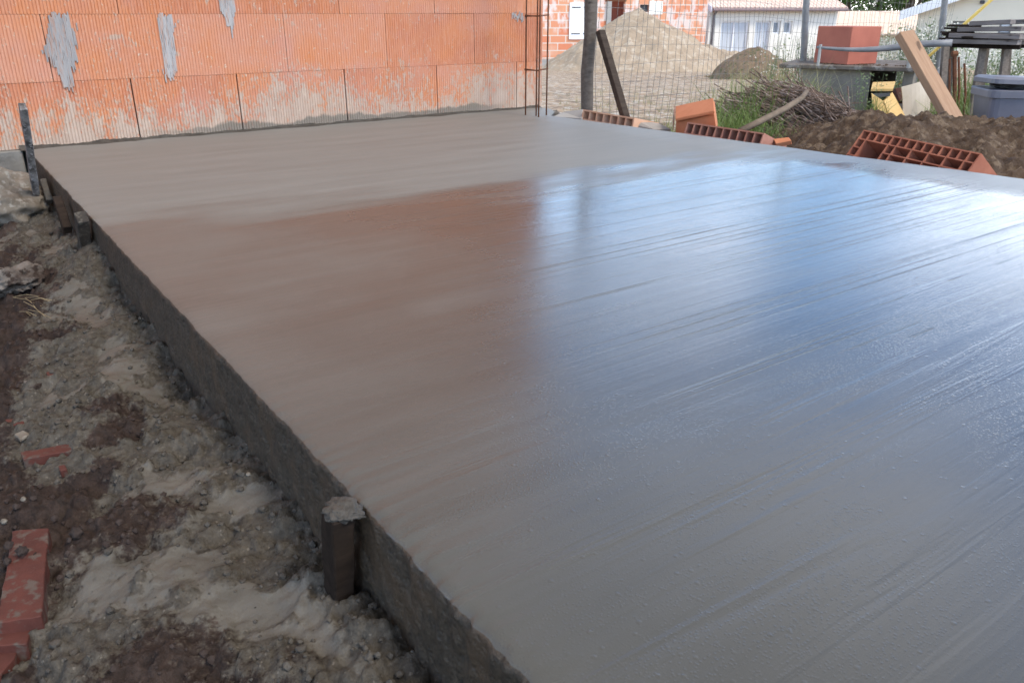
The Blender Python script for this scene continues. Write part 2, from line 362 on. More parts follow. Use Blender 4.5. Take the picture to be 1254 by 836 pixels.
def mat_block_wall():
    t = NT('terracotta_blocks'); p = t.geo(); x, y, z = t.xyz(p); blk = t.attr('blk')
    f = t.noise(p, 5, 5, 0.6); fi = t.noise(t.map(p, (1, 1, 0.15)), 90, 4, 0.6)
    c = t.mix(blk, (0.39, 0.130, 0.060), (0.46, 0.205, 0.125))
    c = t.mix(t.ramp(f, 0.4, 0.68), c, (0.47, 0.172, 0.068)); c = t.mix(t.ramp(fi, 0.45, 0.7, 0, 0.55), c, (0.50, 0.25, 0.16))
    c = t.mix(t.ramp(t.noise(t.map(p, loc=(4, 0, 2)), 3, 4), 0.52, 0.66, 0, 0.6), c, (0.44, 0.205, 0.145))
    # splashed cement on the lowest course, dripping with the ribs
    rib = t.noise(t.map(p, (1, 1, 0.10)), 45, 3, 0.6); spl = t.noise(t.map(p, (1, 1, 0.55)), 16, 6, 0.68); lrg = t.noise(t.map(p, loc=(1.7, 0, 0)), 2.6, 3)
    fine = t.noise(t.map(p, (1, 1, 0.5)), 75, 4, 0.7); h = t.ramp(z, 0.0, 0.34, 0.43, -0.22)
    m = t.mth('ADD', h, t.mth('MULTIPLY', t.mth('SUBTRACT', spl, 0.5), 1.3)); m = t.mth('ADD', m, t.mth('MULTIPLY', t.mth('SUBTRACT', rib, 0.5), 0.55)); m = t.mth('ADD', m, t.mth('MULTIPLY', t.mth('SUBTRACT', lrg, 0.5), 0.9))
    m = t.mth('ADD', m, t.mth('MULTIPLY', t.mth('SUBTRACT', fine, 0.5), 1.7)); m = t.ramp(m, 0.02, 0.26)
    cem = t.mix(t.ramp(spl, 0.35, 0.65), (0.31, 0.255, 0.20), (0.40, 0.335, 0.27))
    c = t.mix(t.mth('MULTIPLY', m, 0.80), c, cem)
    # flecks higher up
    fl = t.ramp(t.noise(t.map(p, (1, 1, 0.8)), 55, 4, 0.6), 0.61, 0.68); fl = t.mth('MULTIPLY', fl, t.ramp(t.noise(p, 2.2, 3), 0.30, 0.50)); fl = t.mth('MULTIPLY', fl, t.ramp(x, 1.6, 3.0, 1.0, 0.25))
    c = t.mix(t.mth('MULTIPLY', fl, 0.8), c, (0.48, 0.38, 0.29))
    sm = t.ramp(t.mth('ADD', t.mth('MULTIPLY', t.noise(t.map(p, (1, 1, 2.2), (0, RAD(-35), 0)), 7, 3, 0.5), 1.0), t.mth('MULTIPLY', t.mth('SUBTRACT', rib, 0.5), 0.35)), 0.66, 0.72); sm = t.mth('MULTIPLY', sm, t.ramp(x, 1.9, 1.5)); c = t.mix(t.mth('MULTIPLY', sm, 0.7), c, cem)
    # damp dark band where fresh concrete was pushed against the wall
    dp = t.mth('ADD', t.ramp(z, 0.0, 0.085, 0.55, -0.35), t.mth('MULTIPLY', t.mth('SUBTRACT', t.noise(p, 7, 5, 0.6), 0.5), 1.1))
    dp = t.mth('MULTIPLY', t.ramp(dp, 0.10, 0.22), t.ramp(x, 0.75, 1.15)); dp = t.mth('MULTIPLY', dp, t.ramp(x, 2.9, 2.65))
    c = t.mix(t.mth('MULTIPLY', dp, 0.8), c, (0.13, 0.115, 0.092))
    n = t.bump(fi, 0.35, 0.003); n = t.bump(t.mth('ADD', m, fl), 0.35, 0.003, n)
    return t.fin(c, 0.82, n)
MAT = {}
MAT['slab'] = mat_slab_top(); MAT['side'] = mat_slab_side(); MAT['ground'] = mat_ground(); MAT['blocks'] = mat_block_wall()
MAT['mortar'] = M('mortar_smear', (0.33, 0.31, 0.295), (0.24, 0.225, 0.22), 40, 0.9, 0.8, 95, 0.006, (1, 1, 0.10), c3=(0.32, 0.22, 0.18))
MAT['joint'] = M('open_joint', (0.10, 0.062, 0.045), (0.05, 0.035, 0.028), 20, 0.95, 0)
MAT['footing'] = M('grey_footing', (0.21, 0.195, 0.17), (0.12, 0.108, 0.092), 9, 0.85, 0.6, 50, 0.008)
MAT['rust'] = M('rusty_steel', (0.16, 0.062, 0.028), (0.085, 0.034, 0.018), 40, 0.8, 0.4, 200, 0.001)
MAT['oldwood'] = wood('weathered_wood', (0.085, 0.066, 0.052), (0.175, 0.145, 0.118))
MAT['plankwood'] = wood('silvered_plank', (0.10, 0.082, 0.074), (0.21, 0.182, 0.168))
MAT['darkwood'] = wood('dark_wet_wood', (0.012, 0.008, 0.006), (0.032, 0.022, 0.016), 0.85)
MAT['bracewood'] = wood('weathered_dark_wood', (0.034, 0.024, 0.018), (0.075, 0.055, 0.042), 0.85)
MAT['mudwood'] = M('muddy_wood', (0.024, 0.019, 0.015), (0.045, 0.037, 0.030), 30, 0.8, 0.5, 120, 0.003, c3=(0.075, 0.064, 0.05))
MAT['tallstake'] = M('mortar_spattered_wood', (0.030, 0.026, 0.024), (0.17, 0.155, 0.145), 24, 0.75, 0.5, 120, 0.003, c3=(0.23, 0.21, 0.20))
MAT['cement'] = M('fresh_cement', (0.060, 0.051, 0.040), (0.030, 0.025, 0.019), 30, 0.7, 0.8, 90, 0.006)
MAT['stone'] = M('pale_stone', (0.17, 0.145, 0.115), (0.10, 0.084, 0.066), 14, 0.9, 0.7, 60, 0.008, c3=(0.21, 0.19, 0.16))
MAT['lump'] = M('dirty_stone', (0.19, 0.165, 0.14), (0.045, 0.032, 0.026), 16, 0.9, 0.8, 60, 0.01, c3=(0.03, 0.020, 0.015))
MAT['clod'] = M('soil_clod', (0.024, 0.016, 0.013), (0.042, 0.030, 0.025), 40, 0.85, 0.7, 120, 0.004)
MAT['redtile'] = M('broken_red_brick', (0.090, 0.028, 0.020), (0.060, 0.021, 0.016), 18, 0.75, 0.5, 90, 0.003, c3=(0.085, 0.062, 0.05))
MAT['hollow'] = M('hollow_brick_clay', (0.36, 0.140, 0.085), (0.27, 0.095, 0.058), 12, 0.85, 0.4, 80, 0.002)
MAT['paleclay'] = M('pale_clay', (0.58, 0.37, 0.25), (0.52, 0.29, 0.18), 12, 0.85, 0.4, 80, 0.002)
MAT['dullclay'] = M('dull_clay', (0.36, 0.175, 0.125), (0.27, 0.12, 0.085), 12, 0.85, 0.4, 80, 0.002)
MAT['orange'] = M('orange_clay', (0.46, 0.180, 0.088), (0.40, 0.145, 0.068), 8, 0.8, 0.3, 80, 0.002)
MAT['redblock'] = M('red_clay_block', (0.36, 0.120, 0.080), (0.28, 0.090, 0.062), 4, 0.85, 0.3, 40, 0.004)
MAT['slate'] = M('grey_tile', (0.30, 0.27, 0.235), (0.22, 0.20, 0.175), 10, 0.8, 0.3)
MAT['wire'] = M('galvanised_wire', (0.22, 0.21, 0.19), (0.14, 0.12, 0.10), 30, 0.55, 0, Metallic=0.6)
MAT['greymetal'] = M('grey_painted_metal', (0.20, 0.20, 0.205), (0.13, 0.13, 0.135), 8, 0.5, 0.15)
MAT['sand'] = None

# ------------------------------------------------------------------ the ground: one sheet to the horizon
def axis(*segs):
    out = []
    for a, b, st in segs: out += list(np.arange(a, b - 1e-9, st))
    return np.array(out + [segs[-1][1]])
def geo_axis(a, b, s0, g=1.25):
    out = [a]; s = s0
    while out[-1] + s < b: out.append(out[-1] + s); s *= g
    return out + [b]
EDGE = 0.327
gx = np.array([-v for v in geo_axis(0.55, 700, 0.02)][::-1][:-1] + list(axis((-0.55, 0.36, 0.0045))) + geo_axis(0.36, 700, 0.06, 1.09)[1:])
gy = np.array([-v for v in geo_axis(3.85, 700, 0.02)][::-1][:-1] + list(axis((-3.85, -2.3, 0.0045), (-2.3, -1.2, 0.007), (-1.2, 0.06, 0.010))) + geo_axis(0.06, 700, 0.06, 1.09)[1:])
GX, GY = np.meshgrid(gx, gy)
def ground_z(X, Y):
    D = (X - CAM[0]) * Fv[0] + (Y - CAM[1]) * Fv[1]
    dist = EDGE - X
    trench = sst(0.80, 0.50, X) * sst(0.2, -0.02, Y)
    rise = 0.062 * np.exp(-((Y + 1.52) / 0.26) ** 2) * sst(0.22, 0.0, dist) - 0.02 * sst(-2.6, -2.0, Y) * sst(0.1, 0.4, dist)
    base = -0.150 - 0.045 * sst(0.02, 0.45, dist) + rise - 0.03 * np.exp(-((Y + 2.45) / 0.16) ** 2) * sst(0.12, 0.0, dist)
    n1 = fbm(X * 5, Y * 5, 3) * 0.022; n2 = fbm(X * 19 + 3, Y * 19, 4, 0.6); rid = 1 - np.abs(fbm(X * 11 + 40, Y * 11, 4, 0.6)) * 2
    grey = sst(0.42, 0.14, dist + fbm(X * 3 + 9, Y * 3, 4) * 0.30 + 0.10 * sst(-2.4, -1.9, Y) * sst(-0.9, -1.6, Y))
    grey = np.clip(grey - 0.75 * sst(0.12, 0.40, fbm(X * 4.1 + 2, Y * 4.1 + 7, 4)) * sst(0.06, 0.18, dist), 0, 1)
    slu = 0.9 * sst(0.08, 0.24, fbm(X * 4.5 + 21, Y * 3.5 + 5, 3)) * sst(0.40, 0.30, dist) * sst(0.03, 0.08, dist)
    for cx, cy, rx, ry, a in ((0.13, -2.87, 0.17, 0.055, 0.45), (0.235, -3.00, 0.09, 0.045, 0.3), (0.15, -3.10, 0.07, 0.03, 0.2), (0.20, -1.95, 0.045, 0.16, 0.2), (0.10, -3.03, 0.05, 0.03, 0), (0.23, -2.25, 0.04, 0.1, 0)):
        slu = np.maximum(slu, np.exp(-(((X - cx + a * (Y - cy)) / rx) ** 2 + ((Y - cy) / ry) ** 2) ** 2))
    slu = slu * grey * sst(-0.30, 0.02, fbm(X * 13 + 7, Y * 13, 4, 0.6) + 0.12)
    rough = (1 - 0.85 * slu) * (1 - 0.6 * grey * sst(-0.05, 0.2, fbm(X * 7 + 51, Y * 10 + 3, 3)))
    base = base + 0.014 * np.exp(-np.maximum(dist, 0) / 0.035) * (0.6 + 0.8 * fbm(X * 9 + 3, Y * 9, 3)) * sst(-3.25, -3.0, Y)
    lump = np.exp(-((dist - 0.035) / 0.045) ** 2) * sst(-3.15, -3.28, Y)           # clotted ridge at the slab's foot
    z = base + n1 + rough * (n2 * 0.013 + rid * 0.009 + 0.0048 * fbm(X * 62, Y * 62, 3, 0.7) + 0.006 * (0.3 - np.abs(fbm(X * 28 + 9, Y * 28, 4, 0.6))) + 0.007 * sst(0.05, 0.28, fbm(X * 34 + 5, Y * 34, 3))) + lump * (0.018 + 0.026 * fbm(X * 26, Y * 26, 3))
    cut = sst(0.02, 0.30, fbm(X * 6.5 + 31, Y * 9 + 13, 4, 0.6)) * rough
    z = z - 0.020 * cut
    grey = np.clip(grey + 0.6 * lump, 0, 1)
    open_z = gD(D) + 0.03 * fbm(X * 1.3, Y * 1.3, 4) * sst(3, 5, D) + 0.05 * fbm(X * 0.3, Y * 0.3, 3) * sst(6, 14, D) + 0.012 * fbm(X * 9, Y * 9, 3, .6) * sst(14, 4, D)
    open_z = np.where(D < 3.2, np.minimum(open_z, -0.17), open_z)
    out = trench * z + (1 - trench) * open_z
    under = sst(EDGE + 0.012, EDGE + 0.03, X) * sst(3.0, 2.9, X) * sst(0.12, 0.05, Y) * sst(-5.4, -5.2, Y)
    out = out - under * 0.12
    far = (1 - trench) * sst(3.9, 4.6, D) * sst(-0.5, 0.5, D)
    far = far * (1 - 0.8 * sst(1.9, 2.6, (X - CAM[0]) * Rv[0] + (Y - CAM[1]) * Rv[1]) * sst(7.5, 6.0, D))
    return out, grey * trench, slu * trench, far
GZ, gA, gS, gF = ground_z(GX, GY)
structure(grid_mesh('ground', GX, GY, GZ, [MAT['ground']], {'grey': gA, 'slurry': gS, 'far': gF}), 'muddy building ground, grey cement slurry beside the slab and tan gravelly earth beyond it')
def gh(x, y): return float(ground_z(np.array([[x]], float), np.array([[y]], float))[0][0, 0])

# ------------------------------------------------------------------ the slab
def far_edge(Y): return 2.93 + (-Y - 0.4) * 0.094 + 0.235 * sst(-0.42, -0.10, Y)
sy = np.array(sorted(set(list(np.arange(-5.3, -3.9, 0.06)) + list(np.arange(-3.9, -2.5, 0.0045)) + list(np.arange(-2.5, -1.2, 0.009)) + list(np.arange(-1.2, 0.0, 0.02)) + [0.0])))
nz = 30; zs = np.linspace(-0.24, -0.008, nz)
tops = np.concatenate([[0.002, 0.006, 0.012, 0.02, 0.035, 0.06, 0.12, 0.3], np.linspace(0.6, 2.4, 8)])
SY = sy[:, None]
crumb = 0.35 + 0.65 * sst(-2.9, -3.35, SY)
ej = 0.004 * fbm(SY * 7, SY * 0 + 2, 3) + crumb * (0.0055 * np.maximum(fbm(SY * 22, SY * 0 + 8, 4, 0.65), -0.15) )
ZS = zs[None, :] + SY * 0; depth = -ZS / 0.24
sx = EDGE - ej * 0.9 - 0.004 * depth + 0.0035 * fbm(SY * 24, ZS * 24 + 3, 4, 0.65) + 0.0012 * fbm(SY * 90, ZS * 90, 3, 0.7) * (0.4 + crumb) - 0.006 * np.maximum(0, fbm(SY * 40 + 5, ZS * 40, 3)) * crumb
zsx = ZS + 0.002 * fbm(SY * 70 + 9, ZS * 70, 2)
tx = EDGE - ej + tops[None, :] + SY * 0
tz = -0.006 * np.exp(-tops[None, :] / 0.008) + 0.0022 * fbm(SY * 60, tx * 60, 3, .6) * np.exp(-(tx - EDGE) / 0.05) * crumb + 0.0012 * fbm(SY * 5, tx * 2.2, 3) * sst(0.0, 0.2, tx - EDGE)
fe = far_edge(SY); fj = 0.012 * fbm(SY * 4, SY * 0 + 31, 4)
fx = np.concatenate([fe + fj - 0.02, fe + fj, fe + fj + 0.004], 1); fz = np.concatenate([SY * 0 - 0.0, SY * 0 - 0.012, SY * 0 - 0.26], 1)
PXs = np.concatenate([sx, tx, fx], 1); PZs = np.concatenate([zsx, tz, fz], 1); PYs = SY + PXs * 0
ncol = PXs.shape[1]; mi = np.tile((np.arange(ncol - 1) < nz).astype(int), len(sy) - 1)
mi = np.where(np.tile(np.arange(ncol - 1) >= ncol - 2, len(sy) - 1), 1, mi)
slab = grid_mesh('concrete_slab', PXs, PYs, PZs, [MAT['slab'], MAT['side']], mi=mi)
tag(slab, 'freshly poured wet grey concrete slab with glossy float marks and a raw crumbly edge', 'slab')
# squeezed-out cement along the foot of the wall
fxs = np.arange(0.30, 3.13, 0.008)[None, :]; tt = np.linspace(0, 1, 9)[:, None]
hgt = 0.006 + 0.010 * np.maximum(0, fbm(fxs * 5, fxs * 0 + 3, 4, 0.6) + 0.35); wid = 0.025 + 0.06 * np.maximum(0, fbm(fxs * 4, fxs * 0 + 13, 3) + 0.25)
FX = fxs + tt * 0; FY = -0.0008 - tt * wid; FZ = hgt * (1 - tt) ** 1.4 + 0.003 * fbm(FX * 60, FY * 60, 3, .6) * (1 - tt) - 0.002 * tt
o = grid_mesh('cement_fillet', FX, FY, FZ, [MAT['cement']], parent=slab)

# ------------------------------------------------------------------ the block wall
WALL_END, COURSE = 3.150, 0.270
mb = MB(); wr = random.Random(5)
evens = [0.15, 0.794, 1.275, 1.84, 2.40, 2.957]; odds = [0.485, 0.985, 1.539, 2.096, 2.657]
def joints(k):
    j = list(evens if k % 2 == 0 else odds)
    x = j[0]
    while x > -2.6: x -= 0.56; j.insert(0, x)
    return j + [WALL_END]
for k in range(10):
    js = joints(k); z0, z1 = k * COURSE + (0.0006 if k else 0.0), (k + 1) * COURSE - 0.0005; jg = (0.0030, 0.0017)[min(k, 1)]
    for a, b in zip(js[:-1], js[1:]):
        a += jg; b -= jg if b < WALL_END else 0
        y0 = wr.uniform(-0.0015, 0.0015); mb.val = wr.random(); mb.cur = 0
        smooth_block = b - a < 0.25
        n = max(3, round((b - a) / (0.0132 if not smooth_block else 0.048))); p = (b - a) / n; prof = []
        for i in range(n):
            x0 = a + i * p; g = 0.0030 if not smooth_block else 0.0022
            if i: prof += [(x0, y0 + g)]
            else: prof += [(x0, y0 + 0.001)]
            prof += [(x0 + p * 0.22, y0), (x0 + p * 0.80, y0)]
        prof += [(b, y0 + 0.001), (b, 0.199), (a, 0.199)]
        mb.prism([(x, y, z0) for x, y in prof], (0, 0, z1 - z0))
mb.cur = 1; mb.val = 0
mb.box(((WALL_END - 2.9) / 2, 0.104, 5 * COURSE), (WALL_END + 2.9 - 0.03, 0.17, 10 * COURSE - 0.03))
wall = mb.build('block_wall', [MAT['blocks'], MAT['joint']], origin=(0.3, 0.1, 0), attr='blk')
tag(wall, 'orange wall of large ribbed clay blocks splashed with cement, rising behind the wet slab', 'wall')
mb = MB(); mb.box((-1.30, 0.095, -0.2515), (3.21, 0.25, 0.499)); mb.box((1.74, 0.105, -0.252), (2.84, 0.20, 0.498))
mb.build('footing', MAT['footing'], wall, bevel=0.004)
def patch(poly, seed):                 # smear of grey mortar over a joint, drawn out along the ribs
    pts = [pY(x, y, 0.0) for x, y in poly]; fine = []
    pr = random.Random(seed)
    for i, p in enumerate(pts):
        q = pts[(i + 1) % len(pts)]; m = max(2, int((q - p).length / 0.012))
        for k in range(m):
            r = p.lerp(q, k / m); fine.append((r.x + pr.uniform(-.004, .004), -0.0058, r.z + pr.uniform(-.007, .007)))
    xs_ = [p.x for p in pts]; b = MB(); x = min(xs_) - 0.024; pit = 0.0066
    def span(xx):
        zz = []
        for i, p in enumerate(pts):
            q = pts[(i + 1) % len(pts)]
            if (p.x - xx) * (q.x - xx) < 0: zz.append(p.z + (q.z - p.z) * (xx - p.x) / (q.x - p.x))
        return (min(zz), max(zz)) if len(zz) >= 2 else None
    while x < max(xs_) + 0.024:
        sp = span(x) ; edge_ = sp is None
        if edge_:
            s2 = span(min(max(x, min(xs_) + .006), max(xs_) - .006))
            if s2 and pr.random() < .3: m_ = s2[0] + (s2[1] - s2[0]) * pr.uniform(.2, .8); hl = (s2[1] - s2[0]) * pr.uniform(.08, .28); sp = (m_ - hl, m_ + hl)
        if sp:
            z0_, z1_ = sp[0] - pr.uniform(-.012, .03), sp[1] + pr.uniform(-.02, .012); w_ = pit * (pr.uniform(.5, .8) if edge_ else 1.0); k_n = max(2, int((z1_ - z0_) / .02)); prev = None
            poly_ = [(x + pr.uniform(-.0015, .0015), z0_ + (z1_ - z0_) * k / k_n) for k in range(k_n + 1)] + [(x + w_ + pr.uniform(-.0015, .0015), z1_ - (z1_ - z0_) * k / k_n + pr.uniform(-.004, .004)) for k in range(k_n + 1)]
            yq = -0.0036 - pr.uniform(0, .0022); b.prism([(a_, yq, c_) for a_, c_ in poly_], (0, 0.0075, 0))
        x += pit
    b.build('mortar_patch', MAT['mortar'], wall)
patch([(58, 17), (82, 17), (89, 38), (93, 76), (86, 84), (88, 104), (77, 104), (69, 84), (50, 64), (55, 48)], 1)
patch([(191, 17), (210, 17), (213, 58), (215, 92), (201, 94), (199, 60)], 2)
patch([(263, -30), (286, -30), (286, 24), (284, 43), (279, 28), (270, 18)], 3)
patch([(626, 16), (640, 17), (640, 21), (632, 24), (627, 21)], 4)

# ------------------------------------------------------------------ column reinforcement at the wall's end
cage = empty('rebar_cage', gz(657, 142), 'rusty column rebar cage standing out of the slab at the end of the orange wall', 'rebar')
cb = [gz(643.5, 141), gz(656.5, 142), gz(659.5, 143.5), gz(669, 141)]
for p in cb:
    MB().tube([p + Vector((0, 0, -0.1)), p + Vector((0.002, 0, 0.6)), p + Vector((0, 0.003, 1.5))], 0.0042, 8).build('bar', MAT['rust'], cage, smooth=True)
cc = sum(cb, Vector()) / 4
ring = [cb[0], cb[2], cb[3], cb[1]]
for zc in (0.245, 0.525, 0.80, 1.08, 1.36):
    loop = [cc + (p - cc) * 1.1 + Vector((0, 0, zc + 0.004 * ((i * 7) % 3))) for i, p in enumerate(ring)]
    MB().tube(loop + [loop[0] + Vector((0, 0, .006))], 0.0032, 6).build('stirrup', MAT['rust'], cage)

# ------------------------------------------------------------------ stakes along the slab's raw edge
def stake(name, mat, label, a, b, w_, h_, top=None, topmat=None, up=Vector((1, 0, 0)), ax=None, n=5, cat='stake', group=None):
    a = Vector(a); b = Vector(b); m = MB(); jr = random.Random(int(abs(a.y) * 1000))
    pts = [a.lerp(b, i / n) for i in range(n + 1)]; x = (b - a).normalized(); y = up.cross(x).normalized(); z = x.cross(y); vs = []
    for p in pts:
        for i, j in ((-1, -1), (1, -1), (1, 1), (-1, 1)): vs.append(p + y * (w_ / 2 * i + jr.uniform(-.0015, .0015)) + z * (h_ / 2 * j + jr.uniform(-.0015, .0015)))
    fs = [(3, 2, 1, 0), tuple(4 * n + k for k in range(4))]
    for i in range(n):
        for k in range(4): fs.append((4 * i + k, 4 * i + (k + 1) % 4, 4 * i + 4 + (k + 1) % 4, 4 * i + 4 + k))
    m.add(vs, fs); o = m.build(name, mat, bevel=0.002, origin=a)
    return tag(o, label, cat, group)
stake('wooden_stake', MAT['tallstake'], 'tall thin leaning stake spattered with mortar in front of the orange wall', pX(44, 235, 0.27), pX(28, 130, 0.27), 0.034, 0.022)
stake('wooden_stake', MAT['cement'], 'short cement-caked stub tucked behind the foot of the tall leaning stake', pX(61, 247, 0.305), pX(53, 221, 0.305), 0.028, 0.02)
stake('wooden_stake', MAT['darkwood'], 'blackish leaning stub second behind the mud-topped block stub', pX(83, 282, 0.295), pX(70, 244, 0.295), 0.034, 0.026)
stake('wooden_stake', MAT['mudwood'], 'squat brown stub against the slab edge just ahead of the blackish leaning one', pX(104, 300, 0.302), pX(100, 265, 0.302), 0.045, 0.032)
stk = stake('wooden_stake', MAT['darkwood'], 'thick dark square stake capped with a dollop of cement against the near slab edge', pX(416, 728, 0.298), pX(413, 626, 0.298), 0.036, 0.028)
tp = pX(413, 624, 0.296)
rock('cement_dollop', tp + Vector((0.010, 0.004, -0.006)), 0.025, MAT['cement'], 4, 4, 0.4, stk, (0.95, 1.0, 0.36), 0.3, 0.16)

# ------------------------------------------------------------------ stones, broken bricks and clods on the mud
def on_mud(px_, py_, sink=0.0):
    z = -0.16
    for _ in range(8):
        p = gz(px_, py_, z); z = gh(p.x, p.y)
    return Vector((p.x, p.y, z - sink))
p = gz(8, 246, -0.10)
tag(rock('boulder', (p.x - 0.03, p.y + 0.05, -0.11), 0.19, MAT['stone'], 11, 5, 0.28, squash=(0.85, 1.0, 0.62), rot=0.4), 'pale grey boulder lying at the foot of the orange wall', 'rock')
p = on_mud(24, 352)
tag(rock('stone', (p.x - 0.028, p.y, p.z + 0.012), 0.085, MAT['lump'], 5, 5, 0.4, squash=(1.05, 0.75, 0.50), rot=0.2, fine=0.1), 'whitish lump of stone half covered in brown soil at the edge of the mud', 'stone')
def tile(poly, th, label, lift=0.006, mat='redtile', name='broken_brick', cat='broken brick', seed=1, grp=None):
    zq = max(sorted(on_mud(x, y).z for x, y in poly)[-2], on_mud(sum(x for x, y in poly) / len(poly), sum(y for x, y in poly) / len(poly)).z) + lift
    pts = [gz(x, y, zq) for x, y in poly]; z = zq; tr = random.Random(seed)
    nx, ny = tr.uniform(-.03, .03), tr.uniform(-.03, .03); c = sum(pts, Vector()) / len(pts); fine = []
    for i, q in enumerate(pts):
        q2 = pts[(i + 1) % len(pts)]; m = max(1, int((q2 - q).length / 0.012))
        for k in range(m):
            r = q.lerp(q2, k / m); r = r + Vector((tr.uniform(-.0012, .0012), tr.uniform(-.0012, .0012), 0)); r.z = z + nx * (r.x - c.x) + ny * (r.y - c.y); fine.append(r)
    b = MB(); b.prism(fine, (0, 0, -th)); o = b.build(name, MAT[mat], bevel=0.0012); return tag(o, label, cat, grp)
tile([(16, 651), (60, 648), (50, 752), (-6, 760)], 0.03, 'long broken red brick with brown clods lying on it', 0.011, seed=2)
tile([(-8, 763), (37, 765), (32, 788), (-12, 790)], 0.03, 'short red brick piece just in front of the long one under the clods', 0.009, seed=3)
tile([(-10, 794), (21, 793), (17, 804), (0, 826), (-18, 826)], 0.03, 'red brick corner nearest the camera at the photo\'s lower left', 0.008, seed=4)
tile([(24, 553), (58, 548), (70, 545), (114, 538), (112, 546), (84, 552), (28, 562)], 0.02, 'long thin red brick sliver lying flat in the brown soil', 0.001, seed=5)
tile([(6, 513), (30, 512), (29, 519), (8, 520)], 0.02, 'small red brick chip beside the white scrap', 0.002, seed=6)
tile([(56, 455), (72, 453), (73, 459), (60, 461)], 0.02, 'small bright red brick chip farthest up the muddy bank', 0.000, seed=7)
tile([(72, 570), (80, 568), (81, 574), (73, 576)], 0.015, 'tiny red brick crumb below the long thin sliver', 0.002, seed=8)
tile([(18, 531), (29, 526), (36, 531), (25, 538)], 0.006, 'white scrap of broken tile on dark soil', 0.008, 'stone', 'tile_shard', 'shard', 9)
tile([(28, 466), (48, 463), (52, 469), (34, 474)], 0.01, 'flat pale grey stone chip near the bright red brick chip', -0.002, 'lump', 'stone_chip', 'stone', 10)
for i, (x, y, r, lab) in enumerate([(97, 663, 0.0095, 'dark round clod standing alone on the pale slurry right of the long broken brick'), (113, 642, 0.0045, 'small dark pellet of soil above the round lone clod'), (86, 664, 0.0045, 'small dark pellet of soil left of the round lone clod')]):
    p = on_mud(x, y); tag(rock('soil_clod', (p.x, p.y, p.z + r * 0.6), r, MAT['clod'], 20 + i, 3, 0.35), lab, 'clod')
for i, (x, y, r, lab) in enumerate([(31, 689, 0.008, 'larger brown clod on the long broken red brick'), (17, 690, 0.006, 'left brown clod on the long broken red brick'), (14, 703, 0.005, 'flattish brown clod lowest on the long broken red brick')]):
    p = on_mud(x, y); tag(rock('soil_clod', (p.x, p.y, p.z + 0.016 + r * 0.75), r, MAT['clod'], 30 + i, 3, 0.35), lab, 'clod')
for i, (x, y, r, lab) in enumerate([(29, 612, 0.0045, 'pale round pebble on the dark soil above the long broken brick'), (4, 634, 0.005, 'pale pebble at the photo\'s left margin above the broken bricks')]):
    p = on_mud(x, y); tag(rock('pebble', (p.x, p.y, p.z + r * 0.5), r, MAT['stone'], 40 + i, 3, 0.2), lab, 'pebble')
# uncountable crumbs of earth and gravel over the mud
mb = MB(); cr_ = random.Random(12)
import mathutils
ico = bmesh.new(); bmesh.ops.create_icosphere(ico, subdivisions=1, radius=1); iv = [v.co.copy() for v in ico.verts]; ifc = [[v.index for v in f.verts] for f in ico.faces]; ico.free()
cxs = np.array([cr_.uniform(-0.25, 0.32) for _ in range(5600)])[None, :]; cys = np.array([-0.9 - 2.85 * (cr_.random() ** 0.55) for _ in range(5600)])[None, :]
cz, cg, cs_, _ = ground_z(cxs, cys)
for i in range(5600):
    if cs_[0, i] > 0.5 and cr_.random() < 0.8: continue
    r = 0.0011 + 0.0062 * cr_.random() ** 5; x, y, z = cxs[0, i], cys[0, i], cz[0, i]
    mb.cur = 0 if cg[0, i] < 0.5 else 1
    if cr_.random() < 0.004: mb.cur = 2
    mb.add([(x + q.x * r * cr_.uniform(.7, 1.3), y + q.y * r * cr_.uniform(.7, 1.3), z + r * .3 + q.z * r * cr_.uniform(.5, 1.1)) for q in iv], ifc)
o = mb.build('crumbs', [MAT['clod'], MAT['cement'], MAT['stone']], rec=False); tag(o, 'loose crumbs of earth and gravel over the muddy bank', None, kind='stuff')
del o['label']; o['label'] = 'loose crumbs of earth and gravel strewn over the muddy bank'; o['category'] = 'crumbs'
# straw by the whitish lump
mb = MB(); sr = random.Random(3)
for k in range(9):
    x0, y0 = sr.uniform(8, 46), sr.uniform(368, 384); a = on_mud(x0, y0); b = on_mud(x0 + sr.uniform(14, 34), y0 + sr.uniform(2, 12))
    a.z += .012; b.z += .008; m_ = a.lerp(b, .5); m_.z += .006
    mb.tube([a, m_, b], 0.0008, 4)
MAT['straw'] = M('straw', (0.30, 0.23, 0.13), (0.20, 0.15, 0.085), 30, 0.8, 0)
tag(mb.build('straw', MAT['straw']), 'few dry straw stalks on the soil below the whitish lump', 'straw', kind='stuff')
